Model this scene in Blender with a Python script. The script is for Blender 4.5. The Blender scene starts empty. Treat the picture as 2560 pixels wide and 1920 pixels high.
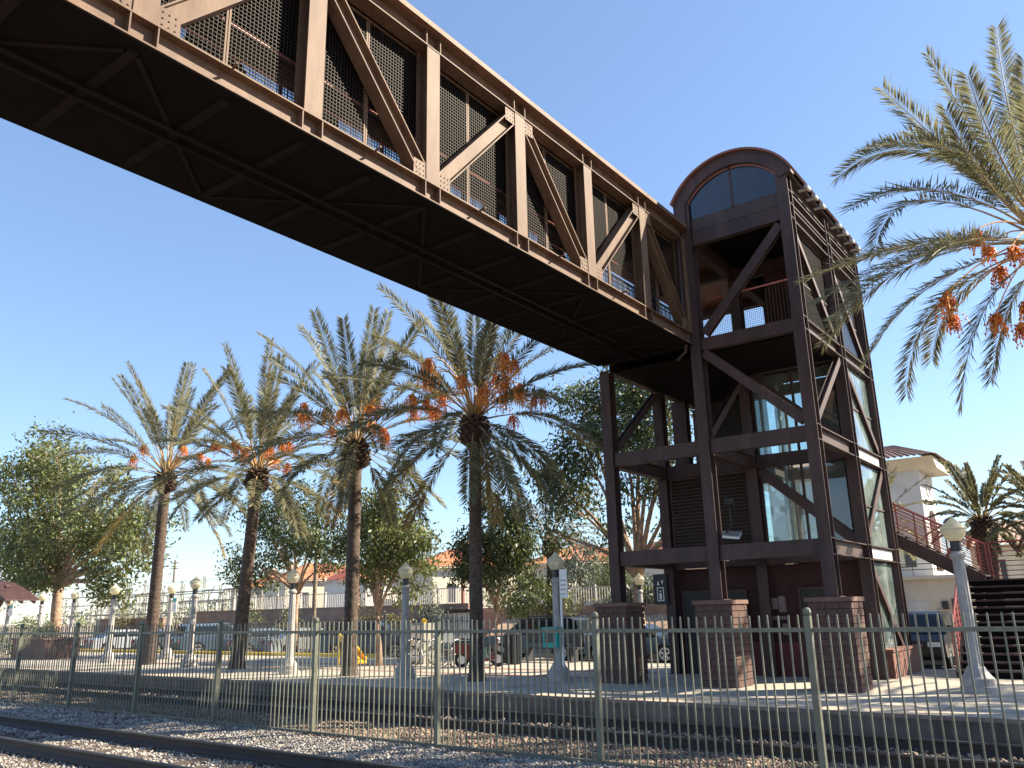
import bpy, math, random
import numpy as np
from mathutils import Vector, Matrix

rng = np.random.default_rng(7)
random.seed(7)
SC = bpy.context.scene
COL = SC.collection
R = math.radians

# ---------------------------------------------------------------- camera
YAW, PITCH, ROLL = 0.642775, 0.271226, -0.0218736
FPX = 2046.34                      # focal length for a 2560 px wide picture
cf = Vector((-math.sin(YAW)*math.cos(PITCH), math.cos(YAW)*math.cos(PITCH), math.sin(PITCH)))
cr0 = Vector((math.cos(YAW), math.sin(YAW), 0.0))
cu0 = cr0.cross(cf)
cr = cr0*math.cos(ROLL) + cu0*math.sin(ROLL)
cu = -cr0*math.sin(ROLL) + cu0*math.cos(ROLL)
cam_d = bpy.data.cameras.new('camera')
cam = bpy.data.objects.new('camera', cam_d)
COL.objects.link(cam)
cam_d.sensor_width = 36.0
cam_d.lens = 36.0*FPX/2560.0
cam_d.clip_start = 0.05
cam_d.clip_end = 3000.0
M = Matrix((cr, cu, -cf)).transposed().to_4x4()
M.translation = Vector((0, 0, 2.05))
cam.matrix_world = M
SC.camera = cam

# ---------------------------------------------------------------- sky, sun, exposure
SUN_AZ, SUN_EL = R(42.0), R(35.0)      # azimuth from +X towards +Y
wd = bpy.data.worlds.new('World'); SC.world = wd; wd.use_nodes = True
nt = wd.node_tree
bg = nt.nodes['Background']
sky = nt.nodes.new('ShaderNodeTexSky')
sky.sky_type = 'NISHITA'; sky.sun_disc = False
sky.sun_elevation = SUN_EL
sky.sun_rotation = math.pi/2 - SUN_AZ      # sun_rotation 0 looks along +Y, growing towards +X
sky.air_density = 1.0; sky.dust_density = 0.22; sky.ozone_density = 3.0; sky.altitude = 50
hz = nt.nodes.new('ShaderNodeMixRGB'); hz.blend_type = 'MIX'; hz.inputs[0].default_value = 0.27   # an even veil of pale haze over the whole sky
hz.inputs[2].default_value = (1.36, 2.08, 3.60, 1)
nt.links.new(sky.outputs[0], hz.inputs[1]); nt.links.new(hz.outputs[0], bg.inputs[0])
bg.inputs[1].default_value = 0.088
sd = bpy.data.lights.new('sun', 'SUN'); sd.energy = 5.0; sd.angle = R(0.53); sd.color = (1.0, 0.87, 0.67)
so = bpy.data.objects.new('sun', sd); COL.objects.link(so)
S = Vector((math.cos(SUN_AZ)*math.cos(SUN_EL), math.sin(SUN_AZ)*math.cos(SUN_EL), math.sin(SUN_EL)))
so.rotation_euler = S.to_track_quat('Z', 'Y').to_euler()
so.location = (30, 30, 60)
vs = SC.view_settings
vs.view_transform = 'Standard'; vs.look = 'None'; vs.exposure = 1.6; vs.gamma = 1.0
vs.use_curve_mapping = False
SC.render.engine = 'CYCLES'
SC.cycles.max_bounces = 8; SC.cycles.transparent_max_bounces = 16
SC.cycles.use_denoising = True

# ---------------------------------------------------------------- material helpers
MATS = {}
def mat(name, col, rough=0.6, var=0.12, scale=6.0, bump=0.0, bscale=40.0, metal=0.0, spec=0.5,
        col2=None, streak=None, island=0.0, trans=0.0, grime=0.0, gscale=(9, 9, 0.7), gcol=None):
    m = bpy.data.materials.new(name); m.use_nodes = True
    t = m.node_tree; N = t.nodes; Lk = t.links
    b = N['Principled BSDF']
    b.inputs['Roughness'].default_value = rough
    b.inputs['Metallic'].default_value = metal
    b.inputs['Specular IOR Level'].default_value = spec
    tc = N.new('ShaderNodeTexCoord')
    mp = N.new('ShaderNodeMapping'); Lk.new(tc.outputs['Object'], mp.inputs[0])
    if streak: mp.inputs['Scale'].default_value = streak
    nz = N.new('ShaderNodeTexNoise'); nz.inputs['Scale'].default_value = scale
    nz.inputs['Detail'].default_value = 6; nz.inputs['Roughness'].default_value = 0.65
    Lk.new(mp.outputs[0], nz.inputs['Vector'])
    rp = N.new('ShaderNodeValToRGB')
    c2 = col2 if col2 else tuple(c*(1-2.2*var) for c in col)
    c1 = tuple(min(1, c*(1+var)) for c in col)
    rp.color_ramp.elements[0].position = 0.33; rp.color_ramp.elements[1].position = 0.67
    rp.color_ramp.elements[0].color = (*[max(0, c) for c in c2], 1); rp.color_ramp.elements[1].color = (*c1, 1)
    Lk.new(nz.outputs['Fac'], rp.inputs[0])
    out = rp.outputs[0]
    if island:
        ge = N.new('ShaderNodeNewGeometry')
        hs = N.new('ShaderNodeHueSaturation')
        mr = N.new('ShaderNodeMapRange'); mr.inputs[3].default_value = 1-island; mr.inputs[4].default_value = 1+island
        Lk.new(ge.outputs['Random Per Island'], mr.inputs[0])
        Lk.new(mr.outputs[0], hs.inputs['Value'])
        mh = N.new('ShaderNodeMapRange'); mh.inputs[3].default_value = 0.5-0.04*island*2; mh.inputs[4].default_value = 0.5+0.04*island*2
        Lk.new(ge.outputs['Random Per Island'], mh.inputs[0]); Lk.new(mh.outputs[0], hs.inputs['Hue'])
        Lk.new(out, hs.inputs['Color']); out = hs.outputs[0]
    if grime:
        mg = N.new('ShaderNodeMapping'); mg.inputs['Scale'].default_value = gscale; Lk.new(tc.outputs['Object'], mg.inputs[0])
        ng = N.new('ShaderNodeTexNoise'); ng.inputs['Scale'].default_value = 1.0; ng.inputs['Detail'].default_value = 7; ng.inputs['Roughness'].default_value = 0.7
        Lk.new(mg.outputs[0], ng.inputs['Vector'])
        rg = N.new('ShaderNodeMapRange'); rg.inputs[1].default_value = 0.48; rg.inputs[2].default_value = 0.72; rg.inputs[3].default_value = 0.0; rg.inputs[4].default_value = grime
        Lk.new(ng.outputs['Fac'], rg.inputs[0])
        mx_ = N.new('ShaderNodeMixRGB'); Lk.new(rg.outputs[0], mx_.inputs[0]); Lk.new(out, mx_.inputs[1])
        mx_.inputs[2].default_value = (*(gcol or tuple(c*0.35 for c in col)), 1); out = mx_.outputs[0]
    Lk.new(out, b.inputs['Base Color'])
    if bump:
        n2 = N.new('ShaderNodeTexNoise'); n2.inputs['Scale'].default_value = bscale; n2.inputs['Detail'].default_value = 4
        Lk.new(mp.outputs[0], n2.inputs['Vector'])
        bp = N.new('ShaderNodeBump'); bp.inputs['Strength'].default_value = bump; bp.inputs['Distance'].default_value = 0.02
        Lk.new(n2.outputs['Fac'], bp.inputs['Height']); Lk.new(bp.outputs[0], b.inputs['Normal'])
    if trans:
        tr = N.new('ShaderNodeBsdfTranslucent'); mx = N.new('ShaderNodeMixShader'); mx.inputs[0].default_value = trans
        hs2 = N.new('ShaderNodeHueSaturation'); hs2.inputs['Value'].default_value = 1.3; hs2.inputs['Saturation'].default_value = 1.15
        Lk.new(out, hs2.inputs['Color']); Lk.new(hs2.outputs[0], tr.inputs['Color'])
        Lk.new(b.outputs[0], mx.inputs[1]); Lk.new(tr.outputs[0], mx.inputs[2])
        Lk.new(mx.outputs[0], N['Material Output'].inputs[0])
    MATS[name] = m
    return m
def glass_mat(name, tint, gloss, dirt, dirtcol=(0.6, 0.66, 0.62)):
    m = bpy.data.materials.new(name); m.use_nodes = True
    t = m.node_tree; N = t.nodes; Lk = t.links
    for n in list(N):
        if n.type != 'OUTPUT_MATERIAL': N.remove(n)
    o = N['Material Output']
    tr = N.new('ShaderNodeBsdfTransparent'); tr.inputs[0].default_value = (*tint, 1)
    gl = N.new('ShaderNodeBsdfGlossy'); gl.inputs['Roughness'].default_value = 0.03; gl.inputs[0].default_value = (0.9, 0.95, 1, 1)
    df = N.new('ShaderNodeBsdfDiffuse'); df.inputs[0].default_value = (*dirtcol, 1)
    fr = N.new('ShaderNodeFresnel'); fr.inputs[0].default_value = 1.45
    ad = N.new('ShaderNodeMath'); ad.operation = 'ADD'; ad.inputs[1].default_value = gloss; ad.use_clamp = True
    Lk.new(fr.outputs[0], ad.inputs[0])
    mx = N.new('ShaderNodeMixShader'); Lk.new(ad.outputs[0], mx.inputs[0]); Lk.new(tr.outputs[0], mx.inputs[1]); Lk.new(gl.outputs[0], mx.inputs[2])
    m2 = N.new('ShaderNodeMixShader'); Lk.new(mx.outputs[0], m2.inputs[1]); Lk.new(df.outputs[0], m2.inputs[2])
    tc = N.new('ShaderNodeTexCoord'); nz = N.new('ShaderNodeTexNoise'); nz.inputs['Scale'].default_value = 1.7; nz.inputs['Detail'].default_value = 5
    Lk.new(tc.outputs['Object'], nz.inputs['Vector'])
    mr = N.new('ShaderNodeMapRange'); mr.inputs[1].default_value = 0.3; mr.inputs[2].default_value = 0.75; mr.inputs[3].default_value = dirt*0.4; mr.inputs[4].default_value = dirt*1.6
    Lk.new(nz.outputs[0], mr.inputs[0]); Lk.new(mr.outputs[0], m2.inputs[0])
    Lk.new(m2.outputs[0], o.inputs[0])
    MATS[name] = m
    return m

# ---------------------------------------------------------------- mesh helpers
class MB:
    """collects shapes in world coordinates; build() links them as one mesh object"""
    def __init__(s): s.v = []; s.f = []; s.n = 0
    def add(s, V, Fc):
        V = [tuple(p) for p in V]
        s.f += [tuple(i+s.n for i in f) for f in Fc]; s.v += V; s.n += len(V); return s
    def box(s, x0, x1, y0, y1, z0, z1):
        V = [(x, y, z) for z in (z0, z1) for y in (y0, y1) for x in (x0, x1)]
        return s.add(V, [(0,2,3,1),(4,5,7,6),(0,1,5,4),(2,6,7,3),(0,4,6,2),(1,3,7,5)])
    def bar(s, a, b, w, h, up=(0,0,1), h2=None):
        """rectangular bar from a to b: w across, h along 'up'"""
        a, b, up = Vector(a), Vector(b), Vector(up)
        d = (b-a).normalized(); sd_ = d.cross(up)
        if sd_.length < 1e-5: sd_ = d.cross(Vector((1,0,0)))
        sd_.normalize(); u = sd_.cross(d).normalized()
        V = []
        for p in (a, b):
            for (i, j) in ((-1,-1),(1,-1),(1,1),(-1,1)):
                V.append(p + sd_*(i*w/2) + u*(j*h/2))
        return s.add(V, [(3,2,1,0),(4,5,6,7),(0,1,5,4),(1,2,6,5),(2,3,7,6),(3,0,4,7)])
    def ibeam(s, a, b, w, h, up=(0,0,1), tf=0.022, tw=0.018):
        """I section: flanges of width w, set h apart along 'up'"""
        a, b, up = Vector(a), Vector(b), Vector(up)
        d = (b-a).normalized(); sd_ = d.cross(up).normalized(); u = sd_.cross(d).normalized()
        P = [(-w/2,-h/2),(w/2,-h/2),(w/2,-h/2+tf),(tw/2,-h/2+tf),(tw/2,h/2-tf),(w/2,h/2-tf),(w/2,h/2),(-w/2,h/2),(-w/2,h/2-tf),(-tw/2,h/2-tf),(-tw/2,-h/2+tf),(-w/2,-h/2+tf)]
        V = [p + sd_*x + u*y for p in (a, b) for (x, y) in P]
        n = 12
        F_ = [(i, (i+1) % n, (i+1) % n+n, i+n) for i in range(n)]
        caps = [(0,1,2,11),(3,4,9,10),(8,5,6,7),(11,2,3,10),(9,4,5,8)]
        F_ += [tuple(reversed(c)) for c in caps] + [tuple(i+n for i in c) for c in caps]
        return s.add(V, F_)
    def tube(s, pts, rad, seg=8, cap=True):
        pts = [Vector(p) for p in pts]
        if not hasattr(rad, '__len__'): rad = [rad]*len(pts)
        V = []; ref = None
        for i, p in enumerate(pts):
            d = (pts[min(i+1, len(pts)-1)] - pts[max(i-1, 0)]).normalized()
            if ref is None:
                ref = d.orthogonal().normalized()
            ref = (ref - d*ref.dot(d)).normalized()
            o2 = d.cross(ref)
            for k in range(seg):
                a = 2*math.pi*k/seg
                V.append(p + (ref*math.cos(a) + o2*math.sin(a))*rad[i])
        F_ = []
        for i in range(len(pts)-1):
            for k in range(seg):
                F_.append((i*seg+k, i*seg+(k+1) % seg, (i+1)*seg+(k+1) % seg, (i+1)*seg+k))
        if cap:
            F_.append(tuple(reversed(range(seg)))); F_.append(tuple(range((len(pts)-1)*seg, len(pts)*seg)))
        return s.add(V, F_)
    def lathe(s, c, prof, seg=16, flute=0.0):
        V = []
        for (r, z) in prof:
            for k in range(seg):
                a = 2*math.pi*k/seg
                rr = r*(1-flute*(k % 2))
                V.append((c[0]+rr*math.cos(a), c[1]+rr*math.sin(a), c[2]+z))
        F_ = []
        n = len(prof)
        for i in range(n-1):
            for k in range(seg):
                F_.append((i*seg+k, i*seg+(k+1) % seg, (i+1)*seg+(k+1) % seg, (i+1)*seg+k))
        F_.append(tuple(reversed(range(seg)))); F_.append(tuple(range((n-1)*seg, n*seg)))
        return s.add(V, F_)
    def prism(s, poly, axis, a0, a1):
        """poly of 2-D points extruded along axis ('x': points are (y,z); 'y': (x,z); 'z': (x,y))"""
        def mk(p, t):
            return {'x': (t, p[0], p[1]), 'y': (p[0], t, p[1]), 'z': (p[0], p[1], t)}[axis]
        n = len(poly)
        V = [mk(p, a0) for p in poly] + [mk(p, a1) for p in poly]
        F_ = [(i, (i+1) % n, (i+1) % n+n, i+n) for i in range(n)] + [tuple(reversed(range(n))), tuple(range(n, 2*n))]
        return s.add(V, F_)
    def build(s, name, m, parent=None, smooth=False, loc=None, label=None):
        off = Vector((0, 0, 0))
        if parent is not None: off = world_loc(parent)
        if loc is not None: off = Vector(loc)
        me = bpy.data.meshes.new(name)
        me.from_pydata([(x-off.x, y-off.y, z-off.z) for (x, y, z) in s.v], [], s.f)
        return link(name, me, m, parent, smooth, None if loc is None else loc, label)
def world_loc(o):
    p = Vector((0, 0, 0))
    while o is not None: p = p + o.location; o = o.parent
    return p
def link(name, me, m, parent=None, smooth=False, loc=None, label=None, fix=True):
    if m is not None and not me.materials: me.materials.append(MATS[m] if isinstance(m, str) else m)
    if smooth: me.polygons.foreach_set('use_smooth', np.ones(len(me.polygons), dtype=bool))
    o = bpy.data.objects.new(name, me); COL.objects.link(o)
    if parent is not None:
        o.parent = parent
        if loc is not None: o.location = Vector(loc) - world_loc(parent)
    elif loc is not None: o.location = loc
    if label: o['label'] = label
    if fix:
        me.update()
    return o
def npmesh(name, V, Q, m, parent=None, smooth=False, label=None):
    """V (n,3) world coordinates, Q (k,4) or (k,3) faces, from numpy"""
    V = np.asarray(V, dtype=np.float64); Q = np.asarray(Q, dtype=np.int32)
    if parent is not None: V = V - np.array(world_loc(parent))
    me = bpy.data.meshes.new(name)
    k, w = Q.shape
    me.vertices.add(len(V)); me.vertices.foreach_set('co', V.astype(np.float32).ravel())
    me.loops.add(k*w); me.loops.foreach_set('vertex_index', Q.ravel())
    me.polygons.add(k)
    me.polygons.foreach_set('loop_start', np.arange(0, k*w, w, dtype=np.int32))
    me.polygons.foreach_set('loop_total', np.full(k, w, dtype=np.int32))
    me.update(calc_edges=True); me.validate()
    return link(name, me, m, parent, smooth, None, label)
def tag(o, label=None, cat=None, group=None, kind=None):
    if label: o['label'] = label
    if cat: o['category'] = cat
    if group: o['group'] = group
    if kind: o['kind'] = kind
    return o
def thing(name, label, cat, loc=(0, 0, 0), group=None):
    o = bpy.data.objects.new(name, None); COL.objects.link(o); o.location = loc
    o.empty_display_size = 0.3
    return tag(o, label, cat, group)
def inst(src, name, parent, loc=None, rot=None, scale=None):
    c = bpy.data.objects.new(name, src.data if hasattr(src, 'data') else src); COL.objects.link(c)
    c.parent = parent
    if loc is not None: c.location = loc
    if rot is not None: c.rotation_euler = rot
    if scale is not None: c.scale = scale
    return c

# ---------------------------------------------------------------- materials
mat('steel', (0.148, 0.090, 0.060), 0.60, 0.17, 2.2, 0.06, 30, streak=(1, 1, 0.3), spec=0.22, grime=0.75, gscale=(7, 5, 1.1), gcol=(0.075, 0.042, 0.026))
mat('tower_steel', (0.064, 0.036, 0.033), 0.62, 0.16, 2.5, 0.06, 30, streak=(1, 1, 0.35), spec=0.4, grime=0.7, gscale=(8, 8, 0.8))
mat('shade_steel', (0.016, 0.012, 0.011), 0.9, 0.12, 3.0, spec=0.1)  # near-black copy of the steel, shade put into the colour
mat('shade_black', (0.009, 0.007, 0.007), 0.9, 0.15, 3.0, spec=0.08)  # shade of undersides and interiors put into this near-black colour
mat('wire', (0.019, 0.0135, 0.011), 0.6, 0.08, 9, spec=0.2)
mat('shelter_roof', (0.065, 0.028, 0.022), 0.6, 0.2, 3)
mat('roof_metal', (0.22, 0.09, 0.065), 0.5, 0.1, 3)
mat('handrail', (0.42, 0.13, 0.10), 0.4, 0.1, 8)
mat('stair_red', (0.26, 0.045, 0.04), 0.45, 0.15, 7)
mat('maroon_wall', (0.055, 0.026, 0.025), 0.8, 0.12, 3, 0.1, 60, spec=0.2)
mat('maroon_base', (0.10, 0.013, 0.015), 0.6, 0.12, 4)
mat('wall_box_paint', (0.16, 0.12, 0.11), 0.6, 0.08, 6)
mat('dark_door', (0.018, 0.016, 0.015), 0.6, 0.1, 4)
mat('louver', (0.065, 0.042, 0.036), 0.55, 0.1, 5)
mat('pale_metal', (0.55, 0.54, 0.52), 0.35, 0.06, 9, metal=0.4)
mat('brick', (0.120, 0.066, 0.054), 0.85, 0.28, 3.1, 0.4, 50, grime=0.7, gscale=(4, 4, 5), gcol=(0.06, 0.036, 0.03))
mat('mortar', (0.085, 0.052, 0.044), 0.9, 0.12, 20, 0.2, 80)
mat('capstone', (0.17, 0.095, 0.075), 0.85, 0.15, 8, 0.2, 70)
mat('fence_paint', (0.135, 0.145, 0.113), 0.42, 0.14, 12, 0.05, 60, grime=0.8, gscale=(6, 6, 4), gcol=(0.10, 0.075, 0.05))
mat('black_iron', (0.03, 0.03, 0.032), 0.5, 0.1, 10)
mat('rail_steel', (0.040, 0.027, 0.023), 0.7, 0.2, 9, 0.1, 60, col2=(0.026, 0.017, 0.014))
mat('rail_head', (0.075, 0.066, 0.062), 0.42, 0.2, 7, metal=0.4)
mat('tie_wood', (0.085, 0.062, 0.048), 0.85, 0.2, 5, 0.4, 30, streak=(1, 6, 6))
mat('stone', (0.32, 0.29, 0.262), 0.85, 0.25, 3, 0.3, 60, island=0.5)
mat('stone_brown', (0.25, 0.185, 0.145), 0.9, 0.25, 3, 0.3, 60, island=0.5)
mat('bank_earth', (0.42, 0.29, 0.20), 0.95, 0.18, 1.5, 0.5, 9)
mat('ballast', (0.20, 0.175, 0.155), 0.95, 0.3, 26, 0.9, 45, col2=(0.07, 0.056, 0.048))
mat('earth', (0.25, 0.20, 0.15), 0.95, 0.2, 0.4, 0.2, 8)
mat('asphalt', (0.075, 0.072, 0.07), 0.9, 0.15, 1.2, 0.3, 90)
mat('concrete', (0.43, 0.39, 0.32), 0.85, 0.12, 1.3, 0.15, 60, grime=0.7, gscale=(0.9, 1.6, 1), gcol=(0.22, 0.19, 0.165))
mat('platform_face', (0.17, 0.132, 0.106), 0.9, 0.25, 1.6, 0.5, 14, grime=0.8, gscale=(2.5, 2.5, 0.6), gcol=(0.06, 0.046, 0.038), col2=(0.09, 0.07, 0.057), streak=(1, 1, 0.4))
mat('edge_strip', (0.50, 0.42, 0.32), 0.8, 0.15, 4, 0.2, 60)
mat('nosing', (0.24, 0.185, 0.155), 0.85, 0.15, 6, 0.2, 50)
mat('brick_paving', (0.30, 0.165, 0.13), 0.85, 0.15, 6, 0.2, 50)
mat('yellow_paint', (0.80, 0.52, 0.04), 0.55, 0.1, 6)
mat('lamp_post', (0.36, 0.345, 0.335), 0.6, 0.08, 8, 0.1, 60, grime=0.6, gscale=(6, 6, 1.5), gcol=(0.17, 0.15, 0.135))
mat('lamp_globe', (0.78, 0.74, 0.58), 0.3, 0.05, 6, trans=0.45)
mat('black_plastic', (0.02, 0.02, 0.022), 0.4, 0.05, 8)
mat('palm_leaf', (0.21, 0.205, 0.122), 0.5, 0.2, 2.0, island=0.32, trans=0.33, spec=0.22)
mat('palm_leaf_dry', (0.30, 0.22, 0.09), 0.6, 0.2, 2.0, island=0.3, trans=0.3)
mat('palm_rachis', (0.36, 0.26, 0.12), 0.5, 0.15, 5)
mat('palm_trunk', (0.095, 0.066, 0.050), 0.9, 0.3, 9, 0.4, 40)
mat('palm_boot', (0.085, 0.052, 0.036), 0.95, 0.3, 9, 0.5, 40)
mat('date_fruit', (0.82, 0.28, 0.07), 0.45, 0.2, 8, island=0.4, trans=0.3)
mat('date_stalk', (0.74, 0.36, 0.07), 0.5, 0.15, 8, island=0.2)
mat('leaf_dark', (0.088, 0.108, 0.042), 0.45, 0.25, 1.2, island=0.45, trans=0.2, spec=0.35)
mat('leaf_mid', (0.155, 0.172, 0.062), 0.5, 0.25, 1.2, island=0.45, trans=0.25)
mat('leaf_light', (0.165, 0.18, 0.06), 0.5, 0.25, 1.2, island=0.45, trans=0.3)
mat('leaf_gold', (0.19, 0.165, 0.06), 0.5, 0.25, 1.2, island=0.4, trans=0.3)
mat('leaf_grey', (0.14, 0.165, 0.12), 0.55, 0.2, 1.2, island=0.35, trans=0.2)
mat('bark_tan', (0.33, 0.22, 0.15), 0.85, 0.25, 5, 0.4, 30)
mat('bark_grey', (0.22, 0.17, 0.13), 0.9, 0.25, 6, 0.4, 30)
mat('stucco_cream', (0.60, 0.55, 0.45), 0.9, 0.06, 1.5, 0.1, 60)
mat('stucco_white', (0.64, 0.62, 0.585), 0.9, 0.05, 1.5, 0.1, 60)
mat('stucco_grey', (0.60, 0.585, 0.56), 0.9, 0.06, 1.5, 0.1, 60)
mat('roof_tile', (0.46, 0.17, 0.085), 0.8, 0.22, 3, 0.2, 20, island=0.25)
mat('roof_tile_dark', (0.28, 0.17, 0.12), 0.8, 0.25, 4, 0.2, 20)
mat('window_dark', (0.05, 0.06, 0.07), 0.15, 0.1, 3)
mat('wall_brown', (0.34, 0.235, 0.195), 0.9, 0.12, 1.2, 0.1, 30)
mat('wall_tan', (0.52, 0.33, 0.215), 0.9, 0.1, 1.0, 0.1, 30)
mat('white_paint', (0.78, 0.77, 0.74), 0.5, 0.05, 6)
mat('lattice_white', (0.50, 0.47, 0.44), 0.6, 0.1, 6)
mat('teal_paint', (0.02, 0.36, 0.32), 0.4, 0.08, 6)
mat('red_paint', (0.12, 0.012, 0.013), 0.35, 0.08, 6)
mat('green_paint', (0.03, 0.17, 0.10), 0.4, 0.08, 6)
mat('yellow_plastic', (0.85, 0.50, 0.03), 0.4, 0.06, 6)
mat('sign_black', (0.012, 0.012, 0.014), 0.5, 0.05, 6)
mat('grey_metal', (0.42, 0.42, 0.42), 0.4, 0.08, 8, metal=0.5)
mat('car_black', (0.012, 0.013, 0.016), 0.18, 0.05, 3, spec=0.7)
mat('car_blue', (0.018, 0.030, 0.065), 0.18, 0.05, 3, spec=0.7)
mat('car_white', (0.30, 0.32, 0.35), 0.2, 0.03, 3)
mat('car_silver', (0.10, 0.14, 0.19), 0.25, 0.03, 3, metal=0.5)
mat('car_grey', (0.10, 0.11, 0.12), 0.22, 0.03, 3, metal=0.4)
mat('car_glass', (0.012, 0.017, 0.02), 0.08, 0.03, 3, spec=0.3)
mat('tyre', (0.018, 0.018, 0.018), 0.85, 0.1, 9)
mat('rim', (0.55, 0.56, 0.58), 0.3, 0.05, 5, metal=0.7)
mat('headlight', (0.75, 0.78, 0.80), 0.15, 0.03, 5)
mat('taillight', (0.40, 0.015, 0.015), 0.25, 0.03, 5)
mat('galvanised', (0.25, 0.24, 0.20), 0.5, 0.1, 6)
mat('wood_pole', (0.19, 0.14, 0.10), 0.9, 0.2, 5)
mat('planter', (0.19, 0.085, 0.065), 0.85, 0.15, 5, 0.2, 40)
glass_mat('glass', (0.80, 0.93, 0.90), 0.05, 0.12)
glass_mat('glass_hazy', (0.80, 0.93, 0.91), 0.10, 0.17, (0.55, 0.70, 0.66))
glass_mat('glass_dark', (0.30, 0.38, 0.42), 0.03, 0.05, (0.25, 0.28, 0.32))
# ================================================================ setting
ZP = 0.38                                  # platform level
def ground_sheet():
    b = MB(); b.add([(-900,-600,-0.22),(900,-600,-0.22),(900,1300,-0.22),(-900,1300,-0.22)], [(0,1,2,3)])
    o = b.build('ground', 'earth'); tag(o, kind='structure')
ground_sheet()
# track bed with a gentle crown under each track
def bed():
    prof = [(2.6,-0.19),(4.6,-0.10),(6.2,-0.06),(6.75,-0.07),(8.6,-0.07),(9.3,-0.02),(10.3,0.01),(11.5,-0.03),(14.61,-0.03)]
    V = []; F_ = []
    for x in (-160, 60):
        V += [(x, y, z) for (y, z) in prof]
    n = len(prof)
    F_ = [(i, i+1, n+i+1, n+i) for i in range(n-1)]
    F_ = [tuple(reversed(f)) for f in F_]
    b = MB(); b.add(V, F_); o = b.build('track_bed', 'ballast'); tag(o, kind='structure')
bed()
def platform():
    b = MB(); b.box(-120, 40, 14.6, 24.2, -0.2, ZP)
    o = b.build('platform', 'concrete'); tag(o, kind='structure')
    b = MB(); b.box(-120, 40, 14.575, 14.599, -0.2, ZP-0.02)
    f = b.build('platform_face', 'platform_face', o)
    b = MB(); b.box(-120, 40, 14.56, 14.62, ZP-0.055, ZP+0.006); b.build('edge_nosing', 'nosing', o)
    b = MB(); b.box(-120, 40, 14.62, 15.15, ZP, ZP+0.004); b.build('edge_strip', 'edge_strip', o)
    for y0, y1 in ((18.6, 19.0), (20.6, 21.0)):
        b = MB(); b.box(-120, -10.9, y0, y1, ZP, ZP+0.005); b.build('paving_band', 'brick_paving', o)
    # expansion joints as shallow dark gaps, every 3 m
    b = MB()
    for i in range(30):
        x = -60+i*3.0
        b.box(x, x+0.015, 15.16, 18.58, ZP, ZP+0.003)
    b.build('joint', 'platform_face', o)
    b = MB(); b.box(-120, -25.2, 24.2, 24.42, -0.2, ZP+0.13); b.build('yellow_kerb', 'yellow_paint', o)
    b = MB(); b.box(-25.199, 40, 24.2, 24.42, -0.2, ZP+0.01); b.build('kerb', 'concrete', o)
platform()
def street():
    b = MB(); b.box(-160, 60, 24.43, 31.5, -0.21, 0.05); o = b.build('parking_road', 'asphalt'); tag(o, kind='structure')
    b = MB()
    for i in range(14):
        x = -46+i*3.0
        b.box(x, x+0.1, 27.6, 31.2, 0.05, 0.054)
    b.build('bay_line', 'white_paint', o)
    b = MB(); b.box(-160, 60, 31.5, 33.2, -0.21, 0.33); o2 = b.build('pavement', 'concrete'); tag(o2, kind='structure')
    b = MB(); b.box(-160, 60, 33.2, 60, -0.21, 0.30); o3 = b.build('verge', 'earth'); tag(o3, kind='structure')
street()
# ---------------------------------------------------------------- railway tracks
def track(yc, label, x0, x1, ntie):
    t = thing('railway_track', label, 'railway track', (-10, yc, 0), 'railway tracks')
    for yy in (yc-0.75, yc+0.75):
        P = [(-0.075,-0.035),(0.075,-0.035),(0.075,-0.01),(0.012,0.04),(0.012,0.115),(0.036,0.128),(-0.036,0.128),(-0.012,0.115),(-0.012,0.04),(-0.075,-0.01)]
        b = MB(); b.prism([(yy+a, z) for a, z in P], 'x', x0, x1)
        r = b.build('rail', 'rail_steel', t)
        b = MB(); b.prism([(yy-0.036,0.128),(yy+0.036,0.128),(yy+0.036,0.15),(yy+0.030,0.156),(yy-0.030,0.156),(yy-0.036,0.15)], 'x', x0, x1)
        b.build('rail_head', 'rail_head', r)
    b = MB(); b.box(-0.11, 0.11, -1.3, 1.3, -0.2, -0.035)
    me = None
    for i in range(ntie):
        x = -1.5-i*0.56
        if me is None:
            o = b.build('tie', 'tie_wood', None); o.parent = t; o.location = (x+10, 0, 0); me = o.data
        else:
            o = bpy.data.objects.new('tie', me); COL.objects.link(o); o.parent = t; o.location = (x+10+random.uniform(-.03,.03), random.uniform(-.04,.04), random.uniform(-.012,.004))
            o.rotation_euler = (0, 0, random.uniform(-.02,.02))
    return t
track(7.54, 'railway track on the near side of the picket fence', -160, 50, 70)
track(13.0, 'railway track between the picket fence and the platform', -160, 50, 60)
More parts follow.
